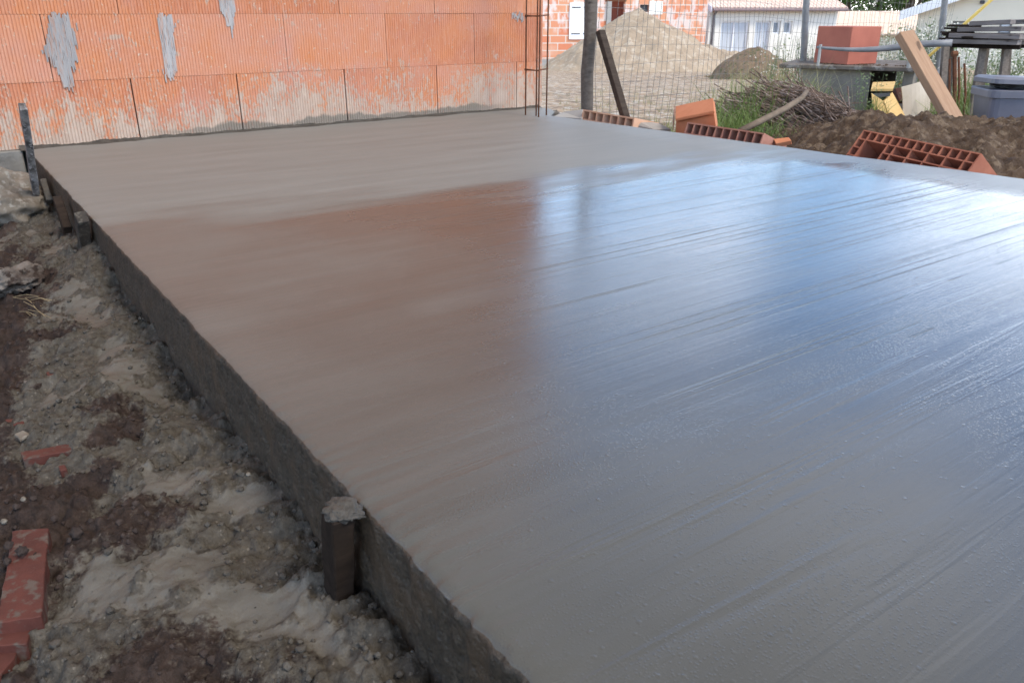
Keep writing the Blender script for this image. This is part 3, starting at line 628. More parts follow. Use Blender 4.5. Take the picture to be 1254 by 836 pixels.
#BG
# ------------------------------------------------------------------ more materials
def tex_mat(name, fn):
    t = NT(name); return fn(t)
MAT['render'] = M('pale_render', (0.80, 0.78, 0.71), (0.74, 0.72, 0.65), 1.2, 0.9, 0.1, 20, 0.01)
MAT['shaderender'] = M('shaded_render', (0.52, 0.50, 0.46), (0.47, 0.455, 0.42), 1.2, 0.9, 0.1, 20, 0.01)  # the pale render again, greyed to paint the gable's shaded side
MAT['cream'] = M('cream_render', (0.66, 0.61, 0.50), (0.61, 0.565, 0.465), 1.0, 0.9, 0.1, 20, 0.01)
def _roof(t):
    v = t.co(); x, y, z = t.xyz(v)
    wv = t.n('ShaderNodeTexWave', {'Vector': v, 'Scale': 1.55, 'Distortion': 0.4, 'Detail': 1.0}, bands_direction='X').outputs['Fac']
    rows = t.n('ShaderNodeTexWave', {'Vector': v, 'Scale': 0.95, 'Distortion': 0.2}, bands_direction='Y', wave_profile='SAW').outputs['Fac']
    f = t.noise(v, 3.5, 5, 0.7)
    c = t.mix(t.ramp(f, 0.35, 0.65), (0.66, 0.47, 0.38), (0.70, 0.55, 0.46)); c = t.mix(t.ramp(t.noise(v, 14, 3), 0.58, 0.66, 0, 0.6), c, (0.52, 0.37, 0.30))
    n = t.bump(wv, 0.9, 0.06); n = t.bump(rows, 0.5, 0.03, n)
    return t.fin(c, 0.85, n)
MAT['roof'] = tex_mat('clay_roof_tiles', _roof)
def _brick(t):
    v = t.co()
    b = t.n('ShaderNodeTexBrick', {'Vector': t.map(v, (1, 1, 1), (RAD(90), 0, 0)), 'Color1': (0.60, 0.20, 0.10), 'Color2': (0.64, 0.30, 0.165), 'Mortar': (0.62, 0.54, 0.46), 'Scale': 1.0, 'Mortar Size': 0.018, 'Brick Width': 0.56, 'Row Height': 0.25})
    c = t.mix(t.ramp(t.noise(v, 1.1, 3), 0.55, 0.66, 0, 0.5), b.outputs[0], (0.66, 0.46, 0.36))
    x, y, z = t.xyz(v); pat = t.noise(t.map(v, (2.6, 1, 1.2)), 1.5, 3); top = t.ramp(z, 1.05, 1.3)
    c = t.mix(t.mth('MULTIPLY', t.ramp(pat, 0.46, 0.56), t.mth('MULTIPLY', top, 0.8)), c, (0.66, 0.60, 0.56))
    return t.fin(c, 0.85)
MAT['farbrick'] = tex_mat('distant_clay_blocks', _brick)
MAT['white'] = M('white_paint', (0.80, 0.81, 0.83), (0.76, 0.77, 0.79), 3, 0.5, 0)
MAT['lilac'] = M('pale_fascia', (0.64, 0.63, 0.68), (0.58, 0.57, 0.62), 3, 0.6, 0)
MAT['tileedge'] = M('shadowed_tile_ends', (0.26, 0.19, 0.19), (0.20, 0.15, 0.15), 9, 0.8, 0)
MAT['glass'] = M('window_glass', (0.30, 0.34, 0.38), (0.20, 0.24, 0.28), 1.5, 0.12, 0)
MAT['curtain'] = M('pale_blind', (0.58, 0.62, 0.66), (0.48, 0.52, 0.57), 2.5, 0.5, 0, stretch=(3, 3, 0.3))
MAT['dark'] = M('dark_grey', (0.07, 0.07, 0.075), (0.05, 0.05, 0.055), 5, 0.7, 0)
MAT['conc'] = M('plain_concrete', (0.36, 0.345, 0.32), (0.27, 0.26, 0.24), 3, 0.9, 0.3, 30, 0.01)
MAT['shedwall'] = M('rough_grey_concrete', (0.25, 0.222, 0.185), (0.17, 0.152, 0.128), 5, 0.9, 0.5, 40, 0.01)
MAT['shedroof'] = M('weathered_shaded_roof_slab', (0.15, 0.125, 0.105), (0.085, 0.07, 0.06), 7, 0.9, 0.4, 40, 0.01, c3=(0.22, 0.20, 0.18))  # weathered brown, darkened further for the shadow at the roof's edge
MAT['peach'] = M('pale_peach_tiles', (0.72, 0.57, 0.45), (0.66, 0.50, 0.39), 3, 0.9, 0.4, 12, 0.03)
MAT['sandm'] = M('sand', (0.36, 0.285, 0.205), (0.29, 0.225, 0.16), 1.6, 0.95, 0.8, 7, 0.10, c3=(0.40, 0.335, 0.26))
MAT['heapsoil'] = M('heaped_soil', (0.050, 0.031, 0.019), (0.100, 0.066, 0.042), 7, 0.95, 0.9, 45, 0.02, c3=(0.145, 0.104, 0.07))
MAT['moundsoil'] = M('dry_mound_soil', (0.16, 0.10, 0.065), (0.25, 0.18, 0.115), 3, 0.95, 0.9, 12, 0.05, c3=(0.11, 0.10, 0.05))
MAT['twig'] = M('dry_twigs', (0.20, 0.135, 0.10), (0.085, 0.056, 0.042), 9, 0.85, 0, c3=(0.30, 0.235, 0.20))
MAT['branch'] = M('bark', (0.21, 0.16, 0.115), (0.14, 0.105, 0.075), 20, 0.85, 0.5, 60, 0.004)
MAT['pine'] = wood('sawn_timber', (0.28, 0.160, 0.092), (0.37, 0.230, 0.140), 0.7)
MAT['ply'] = wood('yellow_board', (0.56, 0.36, 0.13), (0.64, 0.44, 0.18), 0.7, 8)
MAT['creamsheet'] = M('cream_sheet', (0.62, 0.54, 0.43), (0.56, 0.47, 0.36), 6, 0.8, 0.15)
MAT['bin'] = M('grey_plastic', (0.155, 0.155, 0.185), (0.125, 0.125, 0.15), 5, 0.45, 0.1, 60, 0.002)
MAT['black'] = M('black_plastic', (0.012, 0.012, 0.014), (0.02, 0.02, 0.024), 20, 0.35, 0.5, 30, 0.01)
MAT['yellow'] = M('yellow_paint', (0.72, 0.50, 0.12), (0.62, 0.43, 0.11), 8, 0.6, 0)
def leafmat(name, a, b, tr=0.25):
    t = NT(name); f = t.noise(t.co(), 2.2, 4); g = t.n('ShaderNodeNewGeometry').outputs['Random Per Island']
    c = t.mix(t.mth('ADD', t.mth('MULTIPLY', g, 0.6), t.mth('MULTIPLY', f, 0.4)), a, b); m = t.fin(c, 0.6)
    d = t.n('ShaderNodeBsdfTranslucent', {'Color': c}); ms = t.n('ShaderNodeMixShader', {0: tr})
    t.t.links.new(t.b.outputs[0], ms.inputs[1]); t.t.links.new(d.outputs[0], ms.inputs[2]); t.t.links.new(ms.outputs[0], t.t.nodes['Material Output'].inputs[0])
    return m
MAT['grass'] = leafmat('grass_blades', (0.060, 0.125, 0.020), (0.22, 0.27, 0.075))
MAT['drygrass'] = leafmat('dry_grass', (0.20, 0.20, 0.075), (0.36, 0.32, 0.16))
MAT['leaf'] = leafmat('tree_leaves', (0.030, 0.075, 0.015), (0.14, 0.22, 0.045))
MAT['leaf2'] = leafmat('shrub_leaves', (0.07, 0.12, 0.04), (0.20, 0.25, 0.11))
MAT['petal'] = leafmat('pale_blossom', (0.62, 0.60, 0.50), (0.74, 0.72, 0.66), 0.2)
MAT['trunk'] = M('tree_bark', (0.14, 0.105, 0.08), (0.09, 0.07, 0.05), 8, 0.9, 0.5)

# ------------------------------------------------------------------ houses beyond the open ground
def frame(lat, D, yaw):                # origin on the ground and axes along / away from the facade
    e1 = RT * math.cos(yaw) + FW * math.sin(yaw); e2 = -RT * math.sin(yaw) + FW * math.cos(yaw)
    z = float(gD(D)); return L(lat, D, z), e1, e2
def wall_with_holes(mb, o, e1, n, wd, ht, th, holes):   # n points out; holes (x0,x1,z0,z1)
    xs = sorted({0, wd, *[h[0] for h in holes], *[h[1] for h in holes]}); zs_ = sorted({0, ht, *[h[2] for h in holes], *[h[3] for h in holes]})
    def solid(i, j):
        cx, cz = (xs[i] + xs[i + 1]) / 2, (zs_[j] + zs_[j + 1]) / 2
        return not any(h[0] < cx < h[1] and h[2] < cz < h[3] for h in holes)
    mb.lattice(xs, zs_, solid, o, e1, UP, -n * th)
def on_facade(o, e1, e2, x, y):        # pixel -> (along, up) on the facade plane
    r, fw = ray(x, y); r = Vector(r); c = Vector(CAM); n = e2
    t = (o - c).dot(n) / r.dot(n); p = c + r * t; return (p - o).dot(e1), p.z - o.z

# white bungalow, corner towards us
o, e1, e2 = frame(8.28, 36, RAD(19)); Wd, Ht, Dp = 6.5, on_facade(o, e1, e2, 940, 13)[1] + 0.12, 6.4
house = empty('white_bungalow', o, 'white rendered bungalow with pinkish tiled roof and pale blinds beyond the sand pile', 'house')
AX = (e1, e2, UP)
specs = [('window', (884, 26, 914, 66), 'curtain'), ('door', (926, 26, 940, 66), 'curtain'), ('window', (948, 26, 955, 42), 'glass'), ('window', (961, 26, 969, 42), 'glass')]
holes = []
for nm, (x0, y0, x1, y1), mt in specs:
    a, zt = on_facade(o, e1, e2, x0, y0); b, zb = on_facade(o, e1, e2, x1, y1); holes.append((a, b, max(zb, 0.02), zt))
mb = MB(); wall_with_holes(mb, o, e1, -e2, Wd, Ht, 0.2, holes)
mb.build('wall', MAT['render'], house, axes=AX)
rise = Dp / 2 * 0.40
gable = [o + e2 * 0.2, o + e2 * Dp, o + e2 * Dp + UP * Ht, o + e2 * (Dp / 2) + UP * (Ht + rise - 0.05), o + e2 * 0.2 + UP * (Ht + 0.05)]
mb = MB(); mb.prism(gable, e1 * 0.2); mb.prism([q + e1 * (Wd - 0.2) for q in gable], e1 * 0.2); mb.box(o + e1 * (Wd / 2) + e2 * (Dp - .1) + UP * (Ht / 2), (Wd - .42, 0.18, Ht - .01), AX)
mb.build('gable_wall', MAT['shaderender'], house, axes=AX)
for (nm, _, mt), h in zip(specs, holes):
    c = o + e1 * ((h[0] + h[1]) / 2) + UP * ((h[2] + h[3]) / 2); fr = MB(); w2, h2 = h[1] - h[0], h[3] - h[2]
    for s in (-1, 1):
        fr.box(c + e1 * s * (w2 / 2 - 0.035) + e2 * 0.12, (0.066, 0.05, h2 - .004), AX); fr.box(c + UP * s * (h2 / 2 - 0.035) + e2 * 0.12, (w2 - 0.142, 0.05, 0.066), AX)
    if w2 > 0.6: fr.box(c + e2 * 0.12, (0.06, 0.05, h2 - 0.144), AX)
    f = fr.build(nm, MAT['white'], house, axes=AX)
    MB().box(c + e2 * 0.155, (w2 - .004, 0.01, h2 - .004), AX).build('pane', MAT[mt], f, axes=AX)
def slope(name, p0, along, up_, th, mat, parent):   # a roof plane from its eave corner
    n = along.cross(up_).normalized()
    if n.z < 0: n = -n
    b = MB(); b.prism([p0, p0 + along, p0 + along + up_, p0 + up_], n * th)
    return b.build(name, mat, parent, axes=(along.normalized(), up_.normalized(), along.normalized().cross(up_.normalized())), bevel=0)
ov = 0.35; k_ = 0.40
up1 = e2 * (Dp / 2 + ov) + UP * (k_ * (Dp / 2 + ov)); eav = o - e1 * 0.12 - e2 * ov + UP * (Ht - k_ * ov + 0.06)
rf = slope('roof', eav, e1 * (Wd + 0.3), up1, 0.09, MAT['roof'], house)
slope('roof', eav + e2 * (Dp + 2 * ov), e1 * (Wd + 0.3), -e2 * (Dp / 2 + ov - .02) + UP * (k_ * (Dp / 2 + ov - .02)), 0.09, MAT['roof'], house)
b = MB(); b.prism([eav - e1 * 0.06 - UP * 0.12, eav - e1 * 0.06 + UP * 0.10, eav - e1 * 0.06 + up1 + UP * 0.10, eav - e1 * 0.06 + up1 - UP * 0.12], e1 * 0.05)
b.build('verge_board', MAT['lilac'], house)
b = MB(); b.tube([eav + e1 * t * (Wd + .3) / 6 - e2 * 0.05 - UP * 0.02 for t in range(7)], 0.06, 8); b.build('eave_shadow_gutter', MAT['tileedge'], house)  # dark colour stands in for the shadow line under the tiles
p0 = o + e1 * 0.18 - e2 * 0.06
b = MB(); b.tube([p0 + UP * 0.5, p0 + UP * (Ht - 0.3), p0 + UP * (Ht - 0.1) - e2 * 0.2], 0.05, 8); b.build('downpipe', MAT['greymetal'], house)

# low outbuilding with a peach roof, seen over the red blocks
o, e1, e2 = frame(15.5, 43, RAD(2)); ob = empty('tiled_outbuilding', o, 'long low outbuilding with peach tiled roof behind the big red clay block', 'outbuilding')
AX = (e1, e2, UP); MB().box(o + e1 * 2.7 + e2 * 1.8 + UP * 0.62, (5.4, 3.4, 1.24), AX).build('wall', MAT['cream'], ob, axes=AX)
slope('roof', o - e1 * 0.3 - e2 * 0.35 + UP * 1.22, e1 * 6.0, e2 * 2.4 + UP * 1.05, 0.08, MAT['peach'], ob)
slope('roof', o - e1 * 0.3 + e2 * 4.3 + UP * 1.22, e1 * 6.0, -e2 * 2.25 + UP * 1.05, 0.08, MAT['peach'], ob)

# unfinished house of clay blocks on the left
o, e1, e2 = frame(-0.6, 30, RAD(6)); AX = (e1, e2, UP)
bh = empty('unfinished_house', o, 'unfinished house of orange clay blocks with white mortar beyond the wooden fence post', 'house')
sh = [(698, 4, 728, 48), (743, 2, 762, 66), (784, 6, 794, 15)]; hs = []
for x0, y0, x1, y1 in sh:
    a, zt = on_facade(o, e1, e2, x0, y0); b_, zb = on_facade(o, e1, e2, x1, y1); hs.append((a, b_, max(zb, .3), zt))
wd = on_facade(o, e1, e2, 866, 20)[0]
mb = MB(); wall_with_holes(mb, o + UP * 0.22, e1, -e2, wd, 2.65, 0.2, [(a, b_, c - .22, d - .22) for a, b_, c, d in hs]); mb.build('wall', MAT['farbrick'], bh, origin=o, axes=AX)
MB().box(o + e1 * (wd / 2) + e2 * 3.2 + UP * 1.4, (wd - .5, 5.2, 2.3), AX).build('inner_walls', MAT['redblock'], bh, axes=AX)
MB().box(o + e1 * (wd / 2) + e2 * 3.0 + UP * 0.0, (wd + 0.2, 6.2, 0.44), AX).build('plinth', MAT['conc'], bh, axes=AX, bevel=0.01)
a, b_, c, d = hs[0]
shut = MB().box(o + e1 * ((a + b_) / 2) - e2 * 0.03 + UP * ((c + d) / 2), (b_ - a + 0.02, 0.045, d - c + 0.02), AX).build('shutter', MAT['white'], bh, axes=AX, bevel=0.006)
for z in (c + 0.18, d - 0.14):
    for s in (0.12, 0.58): MB().box(o + e1 * (a + (b_ - a) * (s + .12)) - e2 * 0.06 + UP * z, ((b_ - a) * 0.34, 0.012, 0.035), AX).build('hinge', MAT['dark'], shut, axes=AX)
a, b_, c, d = hs[1]
mb = MB(); mb.box(o + e1 * (a + 0.09) - e2 * 0.012 + UP * ((c + d) / 2), (0.17, 0.10, d - c - .004), AX); mb.build('door_jamb', MAT['conc'], bh, axes=AX)
MB().box(o + e1 * ((a + b_) / 2) - e2 * 0.012 + UP * (d + 0.06), (b_ - a + 0.1, 0.03, 0.13), AX).build('lintel', MAT['rust'], bh, axes=AX)
a, b_, c, d = hs[2]
zz_ = on_facade(o, e1, e2, 800, 18)[1]; xx_ = on_facade(o, e1, e2, 811, 8)[0]
MB().box(o + e1 * ((b_ + xx_) / 2 + 0.02) - e2 * 0.012 + UP * (zz_ + .22), (xx_ - b_, 0.02, 0.44), AX).build('plaster_patch', MAT['render'], bh, axes=AX)
MB().box(o + e1 * ((a + b_) / 2) + e2 * 0.12 + UP * ((c + d) / 2), (b_ - a - .004, 0.02, d - c - .004), AX).build('window', MAT['dark'], bh, axes=AX)

# cream house on the right, gable towards us
o, e1, e2 = frame(12.75, 27, RAD(-29)); AX = (e1, e2, UP); Wd, Hr = 9.6, on_facade(o, e1, e2, 1126, 13)[1]
rh = empty('cream_house', o, 'cream gabled house with white verge boards and small windows behind the stack of old planks', 'house')
ws = [(1167, 26, 1183, 41), (1225, 26, 1237, 42)]; hs = []
for x0, y0, x1, y1 in ws:
    a, zt = on_facade(o, e1, e2, x0, y0); b_, zb = on_facade(o, e1, e2, x1, y1); hs.append((a, b_, zb, zt))
mb = MB(); wall_with_holes(mb, o, e1, -e2, Wd, Hr, 0.2, hs); mb.prism([o + UP * Hr, o + e1 * Wd + UP * Hr, o + e1 * (Wd / 2) + UP * (Hr + Wd / 2 * 0.36)], e2 * 0.2)
mb.box(o + e1 * 0.1 + e2 * 4.2 + UP * (Hr / 2), (0.2, 8 - .01, Hr), AX); mb.build('wall', MAT['cream'], rh, origin=o, axes=AX)
for a, b_, c, d in hs:
    cc_ = o + e1 * ((a + b_) / 2) + UP * ((c + d) / 2); fr = MB()
    for s in (-1, 1):
        fr.box(cc_ + e1 * s * ((b_ - a) / 2 - 0.03) + e2 * 0.1, (0.056, 0.05, d - c - .004), AX); fr.box(cc_ + UP * s * ((d - c) / 2 - 0.03) + e2 * 0.1, (b_ - a - 0.122, 0.05, 0.056), AX)
    f = fr.build('window', MAT['greymetal'], rh, axes=AX); MB().box(cc_ + e2 * 0.14, (b_ - a - .004, .01, d - c - .004), AX).build('pane', MAT['curtain'], f, axes=AX)
ov = 0.5
for s, ox in ((1, 0), (-1, Wd)):
    p0 = o + e1 * (ox - s * ov) - e2 * 0.4 + UP * (Hr - 0.36 * ov + 0.05); rn = e1 * s * (Wd / 2 + ov - 0.02) + UP * (0.36 * (Wd / 2 + ov - .02))
    slope('roof', p0, e2 * 9, rn, 0.09, MAT['roof'], rh)
    b = MB(); b.prism([p0 - e2 * 0.05 - UP * 0.16, p0 - e2 * 0.05 + UP * 0.11, p0 - e2 * 0.05 + rn + UP * 0.11, p0 - e2 * 0.05 + rn - UP * 0.16], e2 * 0.045); b.build('verge_board', MAT['white'], rh)
a, zt = on_facade(o, e1, e2, 1203, 3); MB().box(o + e1 * a - e2 * 0.05 + UP * zt, (0.13, 0.1, 0.10), AX).build('wall_lamp', MAT['dark'], rh, axes=AX, bevel=0.02)

# ------------------------------------------------------------------ heaps
def heap(name, lat0, lat1, D0, D1, fn, mat, label, cat, n=150, sink=0.03):
    la = np.linspace(lat0, lat1, n)[None, :] + np.zeros((n, 1)); dd = np.linspace(D0, D1, n)[:, None] + np.zeros((1, n))
    X = CAM[0] + Fv[0] * dd + Rv[0] * la; Y = CAM[1] + Fv[1] * dd + Rv[1] * la
    u = (la - (lat0 + lat1) / 2) / ((lat1 - lat0) / 2); v = (dd - (D0 + D1) / 2) / ((D1 - D0) / 2)
    h = fn(la, dd, u, v); edge = sst(1.0, 0.8, np.maximum(np.abs(u), np.abs(v)))
    Z = gD(dd) - sink + (h + sink) * edge - (1 - edge) * 0.10
    return tag(grid_mesh(name, X, Y, Z, [mat]), label, cat)
def sandf(la, D, u, v):
    r = np.sqrt(((la - 3.55) / 2.75) ** 2 + ((D - 24) / 2.6) ** 2); h = 1.62 * np.clip(1 - r, 0, 1) ** 0.92
    r2 = np.sqrt(((la - 5.5) / 2.9) ** 2 + ((D - 24.2) / 2.2) ** 2); h = np.maximum(h, 0.62 * np.clip(1 - r2, 0, 1))
    return h + (0.13 * fbm(la * 1.1, D * 1.1, 5, .62) + 0.08 * (0.3 - np.abs(fbm(la * 0.9 + 4, D * 0.9, 3))) + 0.03) * sst(0, 0.25, h)
heap('sand_pile', -0.6, 8.9, 20.6, 27.4, sandf, MAT['sandm'], 'tall pale heap of sand behind the wire fence', 'sand heap', 170)
heap('earth_mound', 3.95, 5.85, 15.6, 18.4, lambda la, D, u, v: 0.62 * np.clip(1 - np.sqrt(((la - 4.88) / 0.78) ** 2 + ((D - 17) / 1.3) ** 2), 0, 1) ** 0.55 + 0.05 * fbm(la * 4, D * 4, 4, .6), MAT['moundsoil'], 'small dark mound of earth in front of the white bungalow', 'mound', 90)
def soilf(la, D, u, v):
    ridge = 0.20 * sst(1.50, 2.0, la) * (1 - 0.15 * sst(2.1, 2.5, la)) + 0.035 * sst(2.4, 2.9, la); pr = np.exp(-((D - 4.45 + 0.25 * (la - 2)) / 0.62) ** 2)
    h = ridge * pr + 0.03 * sst(1.3, 1.8, la) * sst(0.9, 0.5, np.abs(v)) + 0.035 * fbm(la * 4, D * 4, 4, .6) + 0.026 * fbm(la * 14, D * 14, 4, .68) + 0.024 * np.maximum(0, fbm(la * 24, D * 24, 3)) + 0.02 * fbm(la * 3 + 3 * D, D * 9 - la * 4, 3)
    return h
# keep clear of the slab
def soil2(la, D, u, v):
    X = CAM[0] + Fv[0] * D + Rv[0] * la; Y = CAM[1] + Fv[1] * D + Rv[1] * la; gap = X - (2.93 + (-Y - 0.4) * 0.094)
    return soilf(la, D, u, v) * sst(0.05, 0.45, gap) - 0.2 * sst(0.06, -0.05, gap)
heap('soil_heap', 0.9, 5.2, 2.2, 6.0, soil2, MAT['heapsoil'], 'long low heap of brown dug soil behind the big hollow brick', 'soil heap', 260)
def sh_(la, D): # height of the soil heap at a point
    a = np.array([[la]], float); b = np.array([[D]], float); return float(gD(D)) + float(soil2(a, b, a * 0, b * 0)[0][0])

# ------------------------------------------------------------------ hollow bricks by the far edge
def hollow(label, tl, tr, bl_dir, face_h, depth, us, vs_, solid, mat, lean, name='hollow_brick'):
    U = (tr - tl); Ln = U.length; U.normalize(); side = U.cross(UP).normalized()           # away from the slab
    if side.dot(FW) < 0: side = -side
    V = (UP * math.cos(lean) + side * math.sin(lean)).normalized(); Dn = (side * math.cos(lean) - UP * math.sin(lean)) * depth
    us = [q * Ln for q in us]; vs2 = [q * face_h for q in vs_]
    mb = MB(); mb.lattice(us, vs2, solid, tl - V * face_h, U, V, Dn)
    return tag(mb.build(name, mat), label, 'brick')
def lines(cells, web, total):          # alternating webs and cells -> normalised line positions
    out = [0.0]; x = 0
    for c in cells: x += web; out.append(x); x += c; out.append(x)
    x += web; out.append(x); return [q / x for q in out]
# big hollow block: a large pocket on the left, rows of cells on the right
uc = [0.030, 0.060, 0.060, 0.018, 0.020, 0.030, 0.030, 0.030, 0.030, 0.030, 0.030, 0.030]
ul = lines([1] * 14, 0.15, 1); vl = lines([1.25, 1.0, 1.0, 1.0], 0.16, 1)
def solidD(i, j):
    ci, cj = i // 2, j // 2; wi, wj = i % 2 == 0, j % 2 == 0        # web column / web row
    if 2 <= i <= 8 and j <= 5 and not (i == 2 and wi) and not (i == 8 and wi): 
        return j == 0
    if j <= 5 and 12 <= i < 28 and wi and (i // 2) % 2 == 0 and not wj: return False
    return wi or wj
tl, tr = pX(1058, 159, 3.34), None
tl.z = 0.052; tl = gz(1058, 159, 0.052); tr = gz(1202, 188, 0.036)
hollow('big red hollow block with one large pocket, lying tilted before the brown soil heap', tl, tr, None, 0.185, 0.25, ul, vl, solidD, MAT['hollow'], RAD(38), 'hollow_block')
tl, tr = pX(714, 134, 3.25), pX(777, 146, 3.25)
tr.z = tl.z - 0.006
hollow('pale hollow brick with seven square cells lying behind the slab near the wooden fence post', tl, tr, None, 0.062, 0.20, lines([1] * 7, 0.2, 1), lines([1], 0.2, 1), lambda i, j: i % 2 == 0 or j % 2 == 0, MAT['paleclay'], RAD(12))
tl, tr = pX(842, 149.5, 3.22), pX(936, 163, 3.22)
hollow('dull brown hollow brick with a long row of cells beside the orange stepped block', tl, tr, None, 0.062, 0.20, lines([1] * 10, 0.16, 1), lines([1], 0.16, 1), lambda i, j: i % 2 == 0 or j % 2 == 0, MAT['dullclay'], RAD(22))
# orange stepped block
def Q(x, y, X=3.36): return pX(x, y, X)
dv = Q(828, 131, 3.47) - Q(828, 146.5, 3.345); mb = MB()
mb.prism([Q(827, 168), Q(828, 149.5), Q(875, 140), Q(879, 168)], dv + Vector((0.010, 0, 0)))
mb.prism([Q(827, 145.5, 3.335), Q(875, 136, 3.335), Q(875.3, 139.5, 3.335), Q(827.5, 149.2, 3.335)], dv)
blk = mb.build('stepped_block', MAT['orange'], bevel=0.003); tag(blk, 'orange stepped clay block standing behind the dull hollow brick', 'block')
mb = MB(); e0 = Q(826, 150); 
for k in range(4): mb.prism([e0 + dv * (0.12 + 0.2 * k) + Vector((-0.006, -0.004, z)) for z in (-0.05, 0.035)] + [e0 + dv * (0.22 + 0.2 * k) + Vector((-0.006, -0.004, z)) for z in (0.035, -0.05)], Vector((-0.004, 0.0, 0)))
mb.build('end_ribs', MAT['dullclay'], blk)
q = [pX(777, 146, 3.3), pX(806, 151, 3.42), pX(822, 158, 3.42), pX(800, 158, 3.3), pX(778, 153, 3.28)]
mb = MB(); mb.prism(q, (0.0, 0, -0.014)); tag(mb.build('tile_slab', MAT['slate'], bevel=0.002), 'flat grey broken tile lying between the pale hollow brick and the orange block', 'tile')
q = [pX(676, 143, 3.18), pX(690, 137, 3.3), pX(714, 133, 3.3), pX(713, 146, 3.22)]
mb = MB(); mb.prism(q, (0.05, 0.03, -0.06)); tag(mb.build('concrete_chunk', MAT['conc'], bevel=0.006), 'grey sloping chunk of concrete at the left end of the pale hollow brick', 'rubble')
p = pX(679, 138, 3.28); tag(rock('stone', p + Vector((0, 0, -0.04)), 0.06, MAT['stone'], 8, 4, 0.3, squash=(0.7, .7, 1.0)), 'pale pointed stone beside the foot of the rebar cage', 'stone')
q = [pX(947, 170, 3.3), pX(966, 168, 3.34), pX(969, 172, 3.32), pX(950, 176, 3.28)]
mb = MB(); mb.prism(q, (0.01, 0, -0.02)); tag(mb.build('clay_shard', MAT['orange'], bevel=0.002), 'small orange clay shard at the right end of the dull hollow brick', 'shard')

# ------------------------------------------------------------------ wire fence
P1, P2 = gnd(718, 5.2), gnd(983, 7.6)
fence = empty('wire_fence', P1, 'rural wire mesh fence with a dark wooden post in front of the sand heap', 'fence')
def post(name, base, top, r, mat, n=8, seed=1, parent=fence):
    pr_ = random.Random(seed); pts = []; rs = []
    for i in range(n + 1):
        t = i / n; p = Vector(base).lerp(Vector(top), t); p += Vector((pr_.uniform(-.006, .006), pr_.uniform(-.006, .006), 0)); pts.append(p); rs.append(r * (1.06 - 0.14 * t) * pr_.uniform(.94, 1.06))
    return MB().tube(pts, rs, 9).build(name, mat, parent, smooth=True)
post('wooden_post', P1 - UP * 0.2, at(724, -60, 5.2) + UP * 0.35, 0.040, MAT['oldwood'])
post('metal_post', P2 - UP * 0.2, at(986, -40, 7.6) + UP * 0.3, 0.030, MAT['greymetal'], seed=2)
stake_b = MB().bar(at(766, 145, 4.95), at(735, 38, 5.12), 0.055, 0.035); stake_b.build('brace', MAT['bracewood'], fence, bevel=0.003)
P3 = gnd(1146, 9.4)
post('metal_post', P3 - UP * 0.2, at(1161, -30, 9.4), 0.034, MAT['greymetal'], seed=3)
mb = MB(); fr_ = random.Random(9)
def fpt(s, z):                         # a point on the fence, s in metres from the wooden post
    l1 = (P2 - P1).length; p = P1.lerp(P2, s / l1) if s < l1 else P2.lerp(P3, (s - l1) / (P3 - P2).length)
    p = p.copy(); p.z += z; sag = 0.02 * math.sin(s * 2.3 + z * 3) + 0.012 * math.sin(s * 7 + 2)
    return p + Vector((-0.5, 0.8, 0)) * sag
tot = (P2 - P1).length + (P3 - P2).length
for k in range(14):
    z = 0.05 + k * 0.105
    mb.tube([fpt(s, z + 0.012 * math.sin(s * 3 + k)) for s in np.arange(0, tot, 0.09)], 0.00145, 4)
for s in np.arange(0.04, tot, 0.072):
    t_ = fr_.uniform(-.02, .02); j = fr_.uniform(-.006, .006)
    mb.tube([fpt(s + j + t_ * z + 0.008 * math.sin(z * 9 + s * 5), z) for z in np.arange(0.0, 1.45, 0.105)], 0.00135, 4)
mb.build('wire_mesh', MAT['wire'], fence)

# ------------------------------------------------------------------ low concrete shed with things about it
a0, a1 = at(957, 76, 7.25), at(1124, 83, 6.75); U = (a1 - a0); U.z = 0; wS = U.length; U.normalize(); sd_ = UP.cross(U).normalized()
sd_ = sd_ if sd_.dot(FW) > 0 else -sd_
zr = a1.z + 0.004; base = Vector((a0.x, a0.y, float(gD(7)) - 0.05)); hS = zr - 0.035 - base.z
AX = (U, sd_, UP)
shed = empty('concrete_shed', base + U * wS / 2, 'low grey concrete bunker with a thin flat roof and dark open bay behind the brushwood', 'shed')
MB().box(base + U * (wS / 2 + 0.01) + sd_ * 0.44 + UP * (hS + 0.018), (wS + 0.02, 1.05, 0.034), AX).build('roof', MAT['shedroof'], shed, bevel=0.006)
x1_, x2_ = wS * 0.16, wS * 0.68
mb = MB(); mb.box(base + U * ((x1_ + x2_) / 2) + sd_ * 0.05 + UP * (hS / 2), (x2_ - x1_, 0.08, hS - .004), AX)
mb.box(base + U * (x1_ + 0.04) + sd_ * 0.5 + UP * (hS / 2), (0.08, 0.8, hS - .004), AX); mb.box(base + U * (wS - 0.06) + sd_ * 0.5 + UP * (hS / 2), (0.08, 0.8, hS - .004), AX)
mb.box(base + U * (wS / 2) + sd_ * 0.93 + UP * (hS / 2), (wS - 0.4, 0.06, hS - .004), AX); mb.build('wall', MAT['shedwall'], shed, bevel=0.004)
rt = base + UP * (hS + 0.036)
rb = rt + U * (wS * 0.52) + sd_ * 0.30
c0, c1, c2 = at(1067, 77, 6.98), at(1010, 74, 7.45), at(1084, 76, 7.02)
e_r = (c2 - c0); e_r = Vector((U.x, U.y, 0)); wR = 0.118 * 1.0; hB = at(1066, 33, 7.0).z - zr
Kr = 7.0 / FPX
mb = MB(); ua = Matrix.Rotation(RAD(-6), 3, 'Z') @ U; ub = Matrix.Rotation(RAD(97), 3, 'Z') @ U
